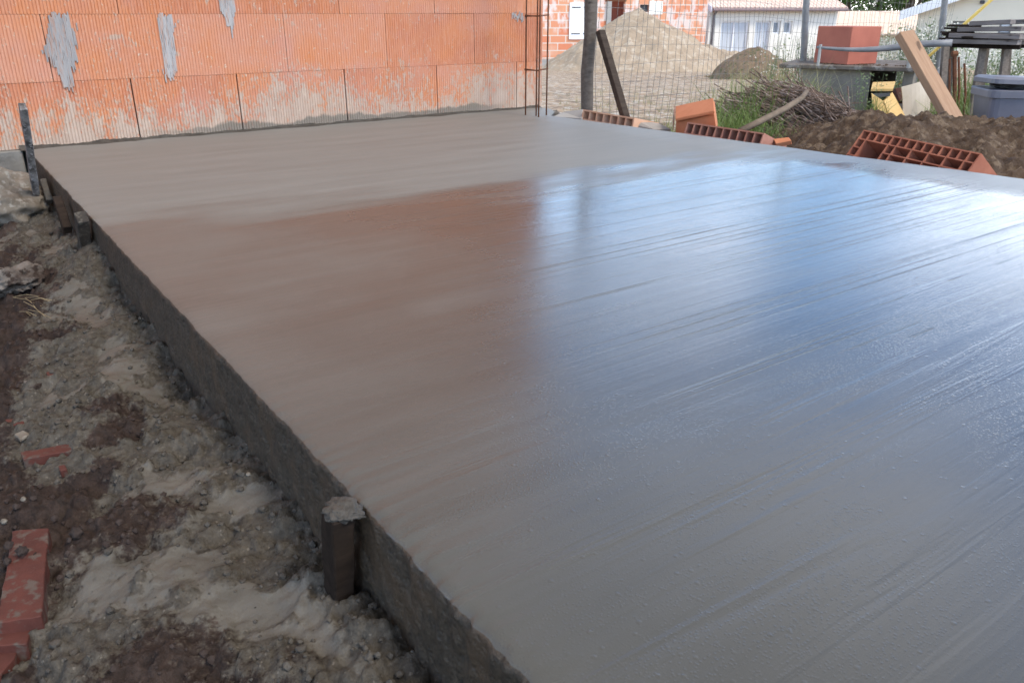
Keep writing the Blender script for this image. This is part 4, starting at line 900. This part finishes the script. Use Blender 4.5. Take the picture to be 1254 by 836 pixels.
cR = at(1038, 74, 7.0); cR.z = zr + 0.002; A_ = (RT * .88 + FW * .47).normalized(); B_ = UP.cross(A_).normalized()
hB = at(1038, 33, 7.0).z - cR.z; MBb = MB().prism([cR, cR + A_ * 0.355, cR + A_ * 0.355 + B_ * 0.36, cR + B_ * 0.36], UP * hB)
rbk = MBb.build('clay_block', MAT['redblock'], bevel=0.004); tag(rbk, 'big smooth red clay block standing on the flat roof of the grey bunker', 'block')
mb = MB(); rr = random.Random(4)
for k in range(46):
    q = rt + U * rr.uniform(wS * 0.30, wS * 0.98) + sd_ * rr.uniform(0.0, 0.10); r = rr.uniform(0.004, 0.014)
    mb.add([q + Vector((v.x * r * 1.4, v.y * r, max(v.z, -.2) * r)) for v in iv], ifc)
tag(mb.build('litter', MAT['heapsoil'], rec=False), 'dark crumbs and dead leaves along the front of the bunker roof', 'litter', kind='stuff')
pa, pb = at(1000, 58, 6.9), at(1166, 53, 6.5)
pipe = MB().tube([pa.lerp(pb, t) + UP * (-0.03 * math.sin(math.pi * min(1, t * 1.3))) for t in np.linspace(0, 1, 12)], [0.010 + 0.016 * min(1, t * 1.6) for t in np.linspace(0, 1, 12)], 10)
pp = pipe.build('metal_pipe', MAT['greymetal'], smooth=True); tag(pp, 'long dark grey metal pipe laid across above the bunker roof', 'pipe')
q = pa.lerp(pb, 0.72); mb = MB(); mb.tube([Vector((q.x, q.y, zr + .002)), q + UP * 0.03], 0.016, 10); mb.build('pipe_prop', MAT['conc'], pp)
q = pa.lerp(pb, 0.03); mb = MB(); mb.tube([Vector((q.x, q.y, zr + .002)), q + UP * 0.02], 0.012, 10); mb.build('pipe_prop', MAT['conc'], pp)

# yellow crate tipped open, cream sheet, leaning beam
cz_ = float(gD(6.2)) ; K = 6.1 / FPX
def plate(pts, th, name, mat, parent=None, bev=0.002):
    n = (pts[1] - pts[0]).cross(pts[2] - pts[0]).normalized(); return MB().prism(pts, n * th)
ct = empty('wooden_crate', gnd(1090, 6.1), 'yellow wooden crate tipped open in front of the bunker\'s dark bay', 'crate')
f1 = [at(1066, 112, 6.15), at(1093, 112, 6.15), at(1096, 103, 6.4), at(1068, 104, 6.4)]
plate(f1, 0.02, '', None).build('lid_board', MAT['ply'], ct, bevel=0.002)
f2 = [at(1067, 114, 6.1), at(1082, 124, 6.05), at(1088, 150, 6.0), at(1070, 150, 6.0)]
plate(f2, 0.02, '', None).build('side_board', MAT['ply'], ct, bevel=0.002)
f3 = [at(1083, 124, 6.04), at(1093, 113, 6.3), at(1113, 150, 6.3), at(1092, 150, 6.02)]
plate(f3, 0.02, '', None).build('floor_board', MAT['ply'], ct, bevel=0.002)
f4 = [at(1068, 115, 6.12), at(1090, 114, 6.12), at(1090, 118, 6.12), at(1069, 120, 6.12)]
plate(f4, 0.012, '', None).build('handle_slot', MAT['dark'], ct)
f5 = [at(1096, 108, 6.55), at(1110, 106, 6.55), at(1111, 124, 6.5), at(1101, 124, 6.5)]
tag(plate(f5, 0.06, '', None).build('brick_piece', MAT['redtile'], bevel=0.004), 'reddish brown brick piece between the yellow crate and the cream sheet', 'brick piece')
rows = []
for i in range(9):
    t = i / 8; l = at(1104 + 2 * math.sin(t * 3), 107 + 42 * t, 6.3); r = at(1141 - 3 * t, 93 + 56 * t, 6.45)
    rows.append([l.lerp(r, k / 8) + FW * (-0.05 * math.sin(math.pi * k / 8)) for k in range(9)])
vs_l = [p for r in rows for p in r]; mb = MB()
mb.add(vs_l + [p + FW * 0.012 for p in vs_l], [(i * 9 + k, i * 9 + k + 1, i * 9 + k + 10, i * 9 + k + 9) for i in range(8) for k in range(8)] + [(81 + i * 9 + k + 9, 81 + i * 9 + k + 10, 81 + i * 9 + k + 1, 81 + i * 9 + k) for i in range(8) for k in range(8)]
       + [(k, 81 + k, 82 + k, k + 1) for k in range(8)] + [(72 + k + 1, 153 + k + 1, 153 + k, 72 + k) for k in range(8)] + [(i * 9 + 9, 81 + i * 9 + 9, 81 + i * 9, i * 9) for i in range(8)] + [(i * 9 + 8, 81 + i * 9 + 8, 81 + i * 9 + 17, i * 9 + 17) for i in range(8)])
tag(mb.build('bent_sheet', MAT['creamsheet'], smooth=False), 'cream bent sheet of board standing right of the yellow crate', 'sheet')
ba, bb = at(1176, 162, 5.3), at(1107, 41, 5.75); dr = (bb - ba).normalized()
sxx = dr.cross(FW).normalized(); szz = (Matrix.Rotation(RAD(28), 3, dr) @ sxx)
mb = MB(); mb.bar(ba, bb, 0.125, 0.055, up=(Matrix.Rotation(RAD(30), 3, dr) @ FW)); ob_ = mb.build('timber_beam', MAT['pine'], bevel=0.003, axes=(dr, sxx, dr.cross(sxx)))
tag(ob_, 'thick sawn timber beam leaning up out of the soil heap before the bunker', 'beam')

# ------------------------------------------------------------------ plank stack on legs
ra, rb_ = at(1160, 60, 7.3), at(1246, 62, 6.9); U = rb_ - ra; U.z = 0; lR = U.length; U.normalize(); sd_ = UP.cross(U).normalized(); sd_ = sd_ if sd_.dot(FW) > 0 else -sd_
zt = at(1200, 57, 7.1).z; gzr = float(gD(7.2)) - 0.03
rack = empty('plank_rack', Vector((*(ra + U * lR / 2).xy, gzr)), 'rough timber rack on splayed legs carrying the stack of old planks', 'rack')
for bx, tx_, dd in ((1152, 1158, 0.0), (1160, 1163, 0.35), (1190, 1204, 0.0), (1197, 1207, 0.3), (1224, 1232, 0.0), (1230, 1234, 0.3)):
    t_ = at(tx_, 58, 7.15 + dd); b2 = at(bx, 140, 7.05 + dd * 1.2); b2 = b2 + (t_ - b2) * ((gzr - b2.z) / (t_.z - b2.z)) if b2.z < gzr else b2
    MB().bar(Vector((b2.x, b2.y, gzr)), Vector((t_.x, t_.y, zt - .004)), 0.052, 0.04, FW).build('leg', MAT['oldwood'], rack, bevel=0.003)
for dd in (0.02, 0.34):
    s0 = ra + sd_ * dd; MB().bar(Vector((s0.x, s0.y, zt)) - U * 0.03, Vector((s0.x, s0.y, zt)) + U * (lR + .01), 0.04, 0.034).build('rail', MAT['darkwood'], rack, bevel=0.003)
plk = random.Random(21); lab = ['bottom', 'second', 'third', 'fourth']
for k, (lx0, lx1, dd, hz, rot, lb) in enumerate([(-0.02, 1.0, 0.0, 0, 1, 'front plank of the lowest layer on the rack'), (0.02, 1.03, 0.14, 0, -1, 'middle plank of the lowest layer on the rack'), (-0.05, 0.97, 0.28, 0, 2, 'rear plank of the lowest layer on the rack'),
    (0.03, 1.04, -0.01, 1, -2, 'front plank of the second layer in the old stack'), (-0.06, 0.5, 0.12, 1, 4, 'short dark plank end poking out left in the second layer'), (0.0, 1.0, 0.25, 1, 1, 'rear plank of the second layer in the old stack'),
    (0.10, 0.98, 0.03, 2, 3, 'front plank of the third layer, its left end broken'), (0.06, 0.95, 0.2, 2, -3, 'rear plank of the third layer in the old stack'), (0.24, 0.82, 0.08, 3, -2, 'short plank on top of the old stack'), (0.15, 0.9, 0.22, 3, 5, 'rear plank on top of the old stack')]):
    s0 = Vector((ra.x, ra.y, zt + 0.036 + hz * 0.046)) + sd_ * dd; d_ = Matrix.Rotation(RAD(rot), 3, 'Z') @ U; tl_ = 0.012 * (1 if rot > 0 else -1) if hz > 1 else 0
    aa, b3 = s0 + d_ * (lx0 * lR), s0 + d_ * (lx1 * lR) + UP * (0.006 * hz if hz > 1 else 0)
    mb = MB(); mb.bar(aa, b3, 0.115, 0.036); xx = (b3 - aa).normalized()
    tag(mb.build('plank', MAT['darkwood' if k in (4,) else 'plankwood'], bevel=0.002, axes=(xx, UP.cross(xx).normalized(), xx.cross(UP.cross(xx).normalized()))), 'grey weathered ' + lb if k != 4 else lb, 'plank', 'old planks stacked on the rack')
for k in range(16):
    s0 = Vector((ra.x, ra.y, zt + 0.03 + plk.uniform(0.0, 0.13))) + sd_ * plk.uniform(-.02, .1); d_ = Matrix.Rotation(plk.uniform(-.5, .5), 3, 'Z') @ U
    if k == 0: mbs = MB()
    mbs.tube([s0 + d_ * plk.uniform(-.09, -.02), s0 + d_ * plk.uniform(0.05, 0.3)], plk.uniform(.006, .014), 5)
tag(mbs.build('splintered_offcuts', MAT['darkwood']), 'bundle of dark splintered offcuts sticking out at the stack\'s left end', 'offcuts')
ya, yb = at(1133, 73, 9.2), at(1221, -6, 8.6); dr = (ya - yb).normalized(); tt_ = (ya.z - float(gD(9.6))) / -dr.z
mb = MB(); mb.tube([ya + dr * tt_, yb - dr * 0.3], 0.016, 8); tag(mb.build('yellow_pole', MAT['yellow'], smooth=True), 'long yellow pole slanting up behind the plank stack', 'pole')
for k, (x, yt, lb) in enumerate([(1163, 72, 'leftmost thin rusty bar standing by the rack'), (1169, 66, 'thicker rusty bar with a knobbed head standing by the rack'), (1174, 70, 'thin dark bar right of the knobbed rusty bar'), (1181, 78, 'rightmost thin bent bar standing by the rack')]):
    t_ = at(x, yt, 6.6); b2 = gnd(x - 1, 6.6); mb = MB(); mb.tube([b2 - UP * .05, b2.lerp(t_, .5) + RT * 0.004 * k, t_], 0.009 if k != 1 else 0.016, 7)
    if k == 1: mb.tube([t_ - RT * 0.02 - UP * .002, t_ + RT * 0.02 + UP * .002], [0.022, 0.022], 8)
    tag(mb.build('iron_bar', MAT['rust']), lb, 'bar', 'iron bars stuck in the ground by the rack')

# ------------------------------------------------------------------ grey tub with lid ajar
Dt = 5.9; c = gnd(1231, Dt); zt = at(1231, 108, Dt).z; Kt = Dt / FPX; wT = 74 * Kt
tub = empty('plastic_bin', c, 'grey plastic bin with its lid ajar over a black bag behind the soil heap', 'bin')
Ux = Matrix.Rotation(RAD(-8), 3, 'Z') @ RT; Uy = UP.cross(Ux)
def ring_(mb, specs_, rr_=0.04):
    n = 0; o0 = len(mb.v); m = 20
    for z, hx, hy in specs_:
        pts = []
        for k in range(m):
            a = 2 * math.pi * k / m; ca, sa = math.cos(a), math.sin(a); e = 0.28
            x = math.copysign(abs(ca) ** e, ca) * hx; y = math.copysign(abs(sa) ** e, sa) * hy; pts.append(c + Ux * x + Uy * y + UP * z)
        mb.v += [tuple(p) for p in pts]; mb.vc += [.5] * m; n += 1
    for i in range(n - 1):
        for k in range(m): mb.f.append([o0 + i * m + k, o0 + i * m + (k + 1) % m, o0 + (i + 1) * m + (k + 1) % m, o0 + (i + 1) * m + k]); mb.mi.append(0)
    mb.f.append([o0 + k for k in range(m)][::-1]); mb.mi.append(0); mb.f.append([o0 + (n - 1) * m + k for k in range(m)]); mb.mi.append(0)
H = zt - c.z; hw = wT / 2
mb = MB(); ring_(mb, [(0, hw * .84, .15), (H - 0.055, hw * .96, .19), (H - 0.052, hw * 1.05, .205), (H - 0.006, hw * 1.06, .21), (H, hw * 1.04, .2)]); mb.build('body', MAT['bin'], tub)
mb = MB(); ring_(mb, [(H + .03, hw * 1.0, .2), (H + .034, hw * 1.04, .215), (H + .062, hw * 1.04, .215), (H + .078, hw * .95, .18)]); lid = mb.build('lid', MAT['bin'], tub)
lid.rotation_euler = (0, RAD(2), 0)
bag = rock('rubbish_bag', c + UP * (H + 0.016), 0.17, MAT['black'], 3, 4, 0.3, squash=(1.0, 0.9, 0.12), fine=.12); tag(bag, 'crumpled black bag squeezed out under the lid of the grey bin', 'bag')
mb = MB(); wsr = random.Random(2)
for k in range(9):
    la = at(1240, 150, 4.6); q = L(2.86 + wsr.uniform(-.09, .09), 4.6 + wsr.uniform(-.08, .08), 0); q.z = sh_((q - L(0, 0, 0)).dot(RT), (q - L(0, 0, 0)).dot(FW)) + 0.012
    d1 = Vector((wsr.uniform(-1, 1), wsr.uniform(-1, 1), wsr.uniform(-.3, .6))).normalized(); d2 = d1.cross(Vector((wsr.random(), wsr.random(), wsr.random()))).normalized()
    mb.prism([q, q + d1 * .045, q + d1 * .04 + d2 * .02, q + d2 * .018], d1.cross(d2) * .003)
tag(mb.build('wood_chips', MAT['creamsheet']), 'few pale wood chips on top of the soil heap before the grey bin', 'chips', kind='stuff')

# ------------------------------------------------------------------ brushwood, branch
mb = MB(); br = random.Random(8); pc = L(1.86, 5.75, float(gD(5.75)))
for k in range(820):
    la = br.uniform(-.36, .60); hmax = 0.31 * max(0, 1 - ((la + .06) / (.33 if la < -.06 else .68)) ** 2) ** .8; z = hmax * br.random() ** .75
    q = pc + RT * la + FW * (br.uniform(-.3, .22) * (1 - z * 1.4)) + UP * (z + .005); ln = br.uniform(.14, .44); ang = br.gauss(-0.50, .36)
    d_ = (RT * math.cos(ang) + UP * math.sin(ang) * (0.7 if z > .08 else 0.2) + FW * br.uniform(-.9, .3)).normalized(); bend = Vector((br.uniform(-1, 1), br.uniform(-1, 1), br.uniform(-1, 1))) * .025
    a, b2 = q - d_ * ln / 2, q + d_ * ln / 2
    a.z = max(a.z, pc.z - .02); b2.z = max(b2.z, pc.z - .02); r = br.uniform(.0022, .0058)
    mb.tube([a, a.lerp(b2, .5) + bend, b2], [r, r * .85, r * .5], 5)
tag(mb.build('brushwood_pile', MAT['twig']), 'heap of cut grey brown brushwood in front of the grey bunker', 'brushwood')
mb = MB(); mb.tube([at(906, 161, 4.85), at(930, 149, 4.92), at(962, 133, 5.05), at(982, 120, 5.2), at(988, 112, 5.3)], [.021, .020, .019, .017, .013], 9); tag(mb.build('branch', MAT['branch'], smooth=True), 'long bare branch leaning on the brushwood over the green grass', 'branch')

# ------------------------------------------------------------------ vegetation
vr = random.Random(31)
def blade(mb, p, h, lean, wd, curl=.5):
    d = Vector((math.cos(lean[0]), math.sin(lean[0]), 0)); s_ = Vector((-d.y, d.x, 0)); s_ = (s_ + d * vr.uniform(-.8, .8)).normalized(); pts = []
    for i in range(5):
        t = i / 4; q = p + UP * (h * t * (1 - .25 * lean[1] * t)) + d * (h * lean[1] * t * t * (1 + curl * t)); w2 = wd * (1 - t) ** .6; pts += [q - s_ * w2, q + s_ * w2]
    mb.add(pts, [(2 * i, 2 * i + 1, 2 * i + 3, 2 * i + 2) for i in range(4)])
def tuft(mb, x, D, n, spread, h, wd=.0032, sp=None):
    for k in range(n):
        b0 = gnd(x, D); q = b0 + RT * vr.gauss(0, spread) + FW * vr.gauss(0, spread); blade(mb, q - UP * .02, h * vr.uniform(.45, 1.1), (vr.uniform(0, 6.28), vr.uniform(.05, .75)), wd * vr.uniform(.6, 1.3))
mb = MB()
for x, D, n, sp, h in [(760, 5.0, 60, .07, .13), (785, 4.9, 90, .07, .15), (802, 4.95, 110, .08, .17), (822, 5.1, 60, .08, .13), (890, 5.1, 130, .08, .20), (905, 5.2, 170, .09, .28), (918, 5.3, 70, .08, .22), (925, 5.4, 110, .10, .20), (945, 5.3, 70, .08, .12), (958, 5.3, 60, .08, .12), (935, 5.0, 90, .09, .13), (955, 4.85, 70, .07, .12), (968, 4.9, 60, .06, .13), (880, 5.6, 70, .1, .2), (985, 6.5, 90, .1, .30),
    (888, 5.4, 110, .09, .36), (908, 5.6, 150, .10, .46), (938, 6.15, 160, .12, .44), (962, 6.25, 130, .10, .42), (975, 6.5, 120, .12, .40), (868, 5.6, 70, .12, .26), (1150, 6.2, 90, .10, .30), (1178, 6.3, 90, .10, .34), (1062, 6.0, 110, .05, .30), (1055, 5.5, 80, .08, .16), (1075, 5.7, 40, .05, .12), (1018, 5.15, 40, .1, .08), (1185, 7.6, 160, .16, .40), (1210, 7.7, 200, .2, .42), (1240, 7.6, 160, .18, .40), (1195, 8.2, 160, .22, .38), (1185, 7.5, 60, .1, .25), (1215, 8.4, 160, .25, .36), (1245, 8.2, 140, .2, .34), (1145, 6.4, 60, .06, .2), (1170, 7.0, 50, .1, .2)]:
    tuft(mb, x, D, n, sp, h)
tag(mb.build('grass', MAT['grass'], rec=False), 'lush green grass round the brushwood and under the plank rack', 'grass', kind='stuff')
mb = MB()
for x, D, n, sp, h in [(770, 5.3, 60, .10, .16), (790, 5.1, 90, .10, .18), (805, 5.4, 100, .14, .20), (745, 5.5, 40, .1, .12), (825, 5.8, 60, .12, .16), (860, 6.0, 50, .15, .2), (925, 6.1, 260, .16, .50), (952, 6.2, 280, .15, .54), (935, 6.6, 200, .2, .5), (940, 6.2, 80, .12, .40), (900, 6.6, 80, .2, .3), (970, 6.9, 90, .12, .45), (1000, 5.6, 30, .12, .2), (960, 6.4, 50, .1, .3)]:
    tuft(mb, x, D, n, sp, h, .0022)
for k in range(260):
    x = vr.uniform(690, 960); D = vr.uniform(5.6, 12); tuft(mb, x, D, 5, .05, .10, .0025)
tag(mb.build('dry_grass', MAT['drygrass'], rec=False), 'thin straw coloured grass along the wire fence and over the open earth', 'grass', kind='stuff')
def flowers(name, x, D, n, h, label, spread, pet=MAT['petal'], ps=.010):
    b0 = gnd(x, D); rt_ = empty(name, b0, label, 'plant', 'wild white flowering plants'); st = MB(); fl = MB(); lf = MB()
    for k in range(n):
        q = b0 + RT * vr.gauss(0, spread) + FW * vr.gauss(0, spread); hh = h * vr.uniform(.55, 1.05); top = q + UP * hh + RT * vr.gauss(0, .07) + FW * vr.gauss(0, .07); mid = q.lerp(top, .55) + RT * vr.gauss(0, .02)
        st.tube([q - UP * .03, mid, top], [.0028, .002, .0012], 4)
        for j in range(16):
            t = vr.random() ** .6; p = q.lerp(top, t) + Vector((vr.gauss(0, .028), vr.gauss(0, .028), vr.gauss(0, .02))); d1 = Vector((vr.gauss(0, 1), vr.gauss(0, 1), vr.gauss(0, 1))).normalized(); d2 = d1.orthogonal().normalized()
            big = ps * vr.uniform(.5, 1.3); tgt = fl if (t > .45 and vr.random() < .7) else lf
            if tgt is lf: big *= 1.4
            tgt.add([p - d1 * big, p + d2 * big * .6, p + d1 * big, p - d2 * big * .6], [(0, 1, 2, 3)])
    st.build('stems', MAT['leaf2'], rt_, rec=False); fl.build('blossom', pet, rt_, rec=False); lf.build('foliage', MAT['leaf2'], rt_, rec=False)
flowers('flowering_weed', 962, 8.2, 60, .68, 'tall white flowering weeds left of the thin metal fence post', .16)
flowers('flowering_weed', 997, 7.9, 60, .68, 'white flowering weeds between the thin metal fence post and the big red block', .13)
flowers('flowering_weed', 1102, 9.5, 130, .80, 'pale blossoming bush between the big red block and the sawn beam', .17, ps=.017)
flowers('flowering_weed', 1132, 9.8, 100, .86, 'pale blossoming bush behind the tip of the sawn beam', .17, ps=.016)
flowers('flowering_weed', 1222, 10.5, 120, .62, 'white flowering bush seen under the plank stack between the rack legs', .28, ps=.016)
flowers('flowering_weed', 1256, 10.0, 110, .62, 'white flowering bush at the photo\'s right margin behind the bin', .26, ps=.016)
mb = MB()
for k in range(7):
    b0 = gnd(vr.uniform(1040, 1068), vr.uniform(5.9, 6.3)); tip = b0 + UP * vr.uniform(.28, .42) + RT * vr.gauss(0, .06); m_ = b0.lerp(tip, .6) + RT * .01; mb.tube([b0 - UP * .02, m_, tip, tip + RT * vr.uniform(-.07, .07) - UP * .03], [.002, .0016, .001, .0006], 4)
    for j in range(24):
        p = m_.lerp(tip, vr.uniform(-.4, 1)) + Vector((vr.gauss(0, .03), vr.gauss(0, .03), vr.gauss(0, .02))); d1 = Vector((vr.gauss(0, 1), vr.gauss(0, 1), vr.gauss(0, 1))).normalized(); d2 = d1.orthogonal().normalized(); s_ = vr.uniform(.005, .013)
        mb.add([p - d1 * s_, p + d2 * s_ * .5, p + d1 * s_, p - d2 * s_ * .5], [(0, 1, 2, 3)])
tag(mb.build('feathery_weed', MAT['leaf2'], rec=False), 'feathery pale green weed standing before the bunker wall left of the yellow crate', 'plant')
def tree(x, D, H, R, label, seed, n=5200, mat='leaf'):
    t_ = random.Random(seed); b0 = gnd(x, D); tr_ = empty('tree', b0, label, 'tree', 'trees behind the houses'); tk = MB()
    tk.tube([b0 - UP * .2, b0 + UP * H * .25, b0 + UP * H * .5 + RT * .15, b0 + UP * H * .85], [.22, .17, .12, .04], 8); cl = []
    for k in range(22):
        th = t_.uniform(0, 6.28); rr_ = R * math.sqrt(t_.random()) * .85; z = H * t_.uniform(.25, .95); kz = 1 - max(0, (z / H - .55)) * 1.3; p = b0 + RT * rr_ * math.cos(th) * kz + FW * rr_ * math.sin(th) * kz + UP * z
        cl.append((p, R * t_.uniform(.22, .42))); tk.tube([b0 + UP * z * .5, b0.lerp(p, .5) + UP * z * .22, p], [.07, .045, .015], 5)
    tk.build('trunk', MAT['trunk'], tr_, rec=False); cw = MB()
    for k in range(n):
        p, r = cl[t_.randrange(len(cl))]; d = Vector((t_.gauss(0, 1), t_.gauss(0, 1), t_.gauss(0, .8))).normalized(); q = p + d * r * (t_.random() ** .35)
        d1 = Vector((t_.gauss(0, 1), t_.gauss(0, 1), t_.gauss(0, 1))).normalized(); d2 = d1.orthogonal().normalized(); s_ = t_.uniform(.07, .17)
        cw.add([q - d1 * s_, q + d2 * s_ * .55, q + d1 * s_, q - d2 * s_ * .55], [(0, 1, 2, 3)])
    cw.build('crown', MAT[mat], tr_, rec=False)
tree(1028, 58, 6.6, 2.0, 'dark green leafy tree left of centre above the peach roof', 1)
tree(1066, 60, 6.2, 2.6, 'bright green rounded tree right above the middle of the peach roof', 2)
tree(1104, 56, 6.6, 2.0, 'leafy tree beside the white verge of the cream house', 3)
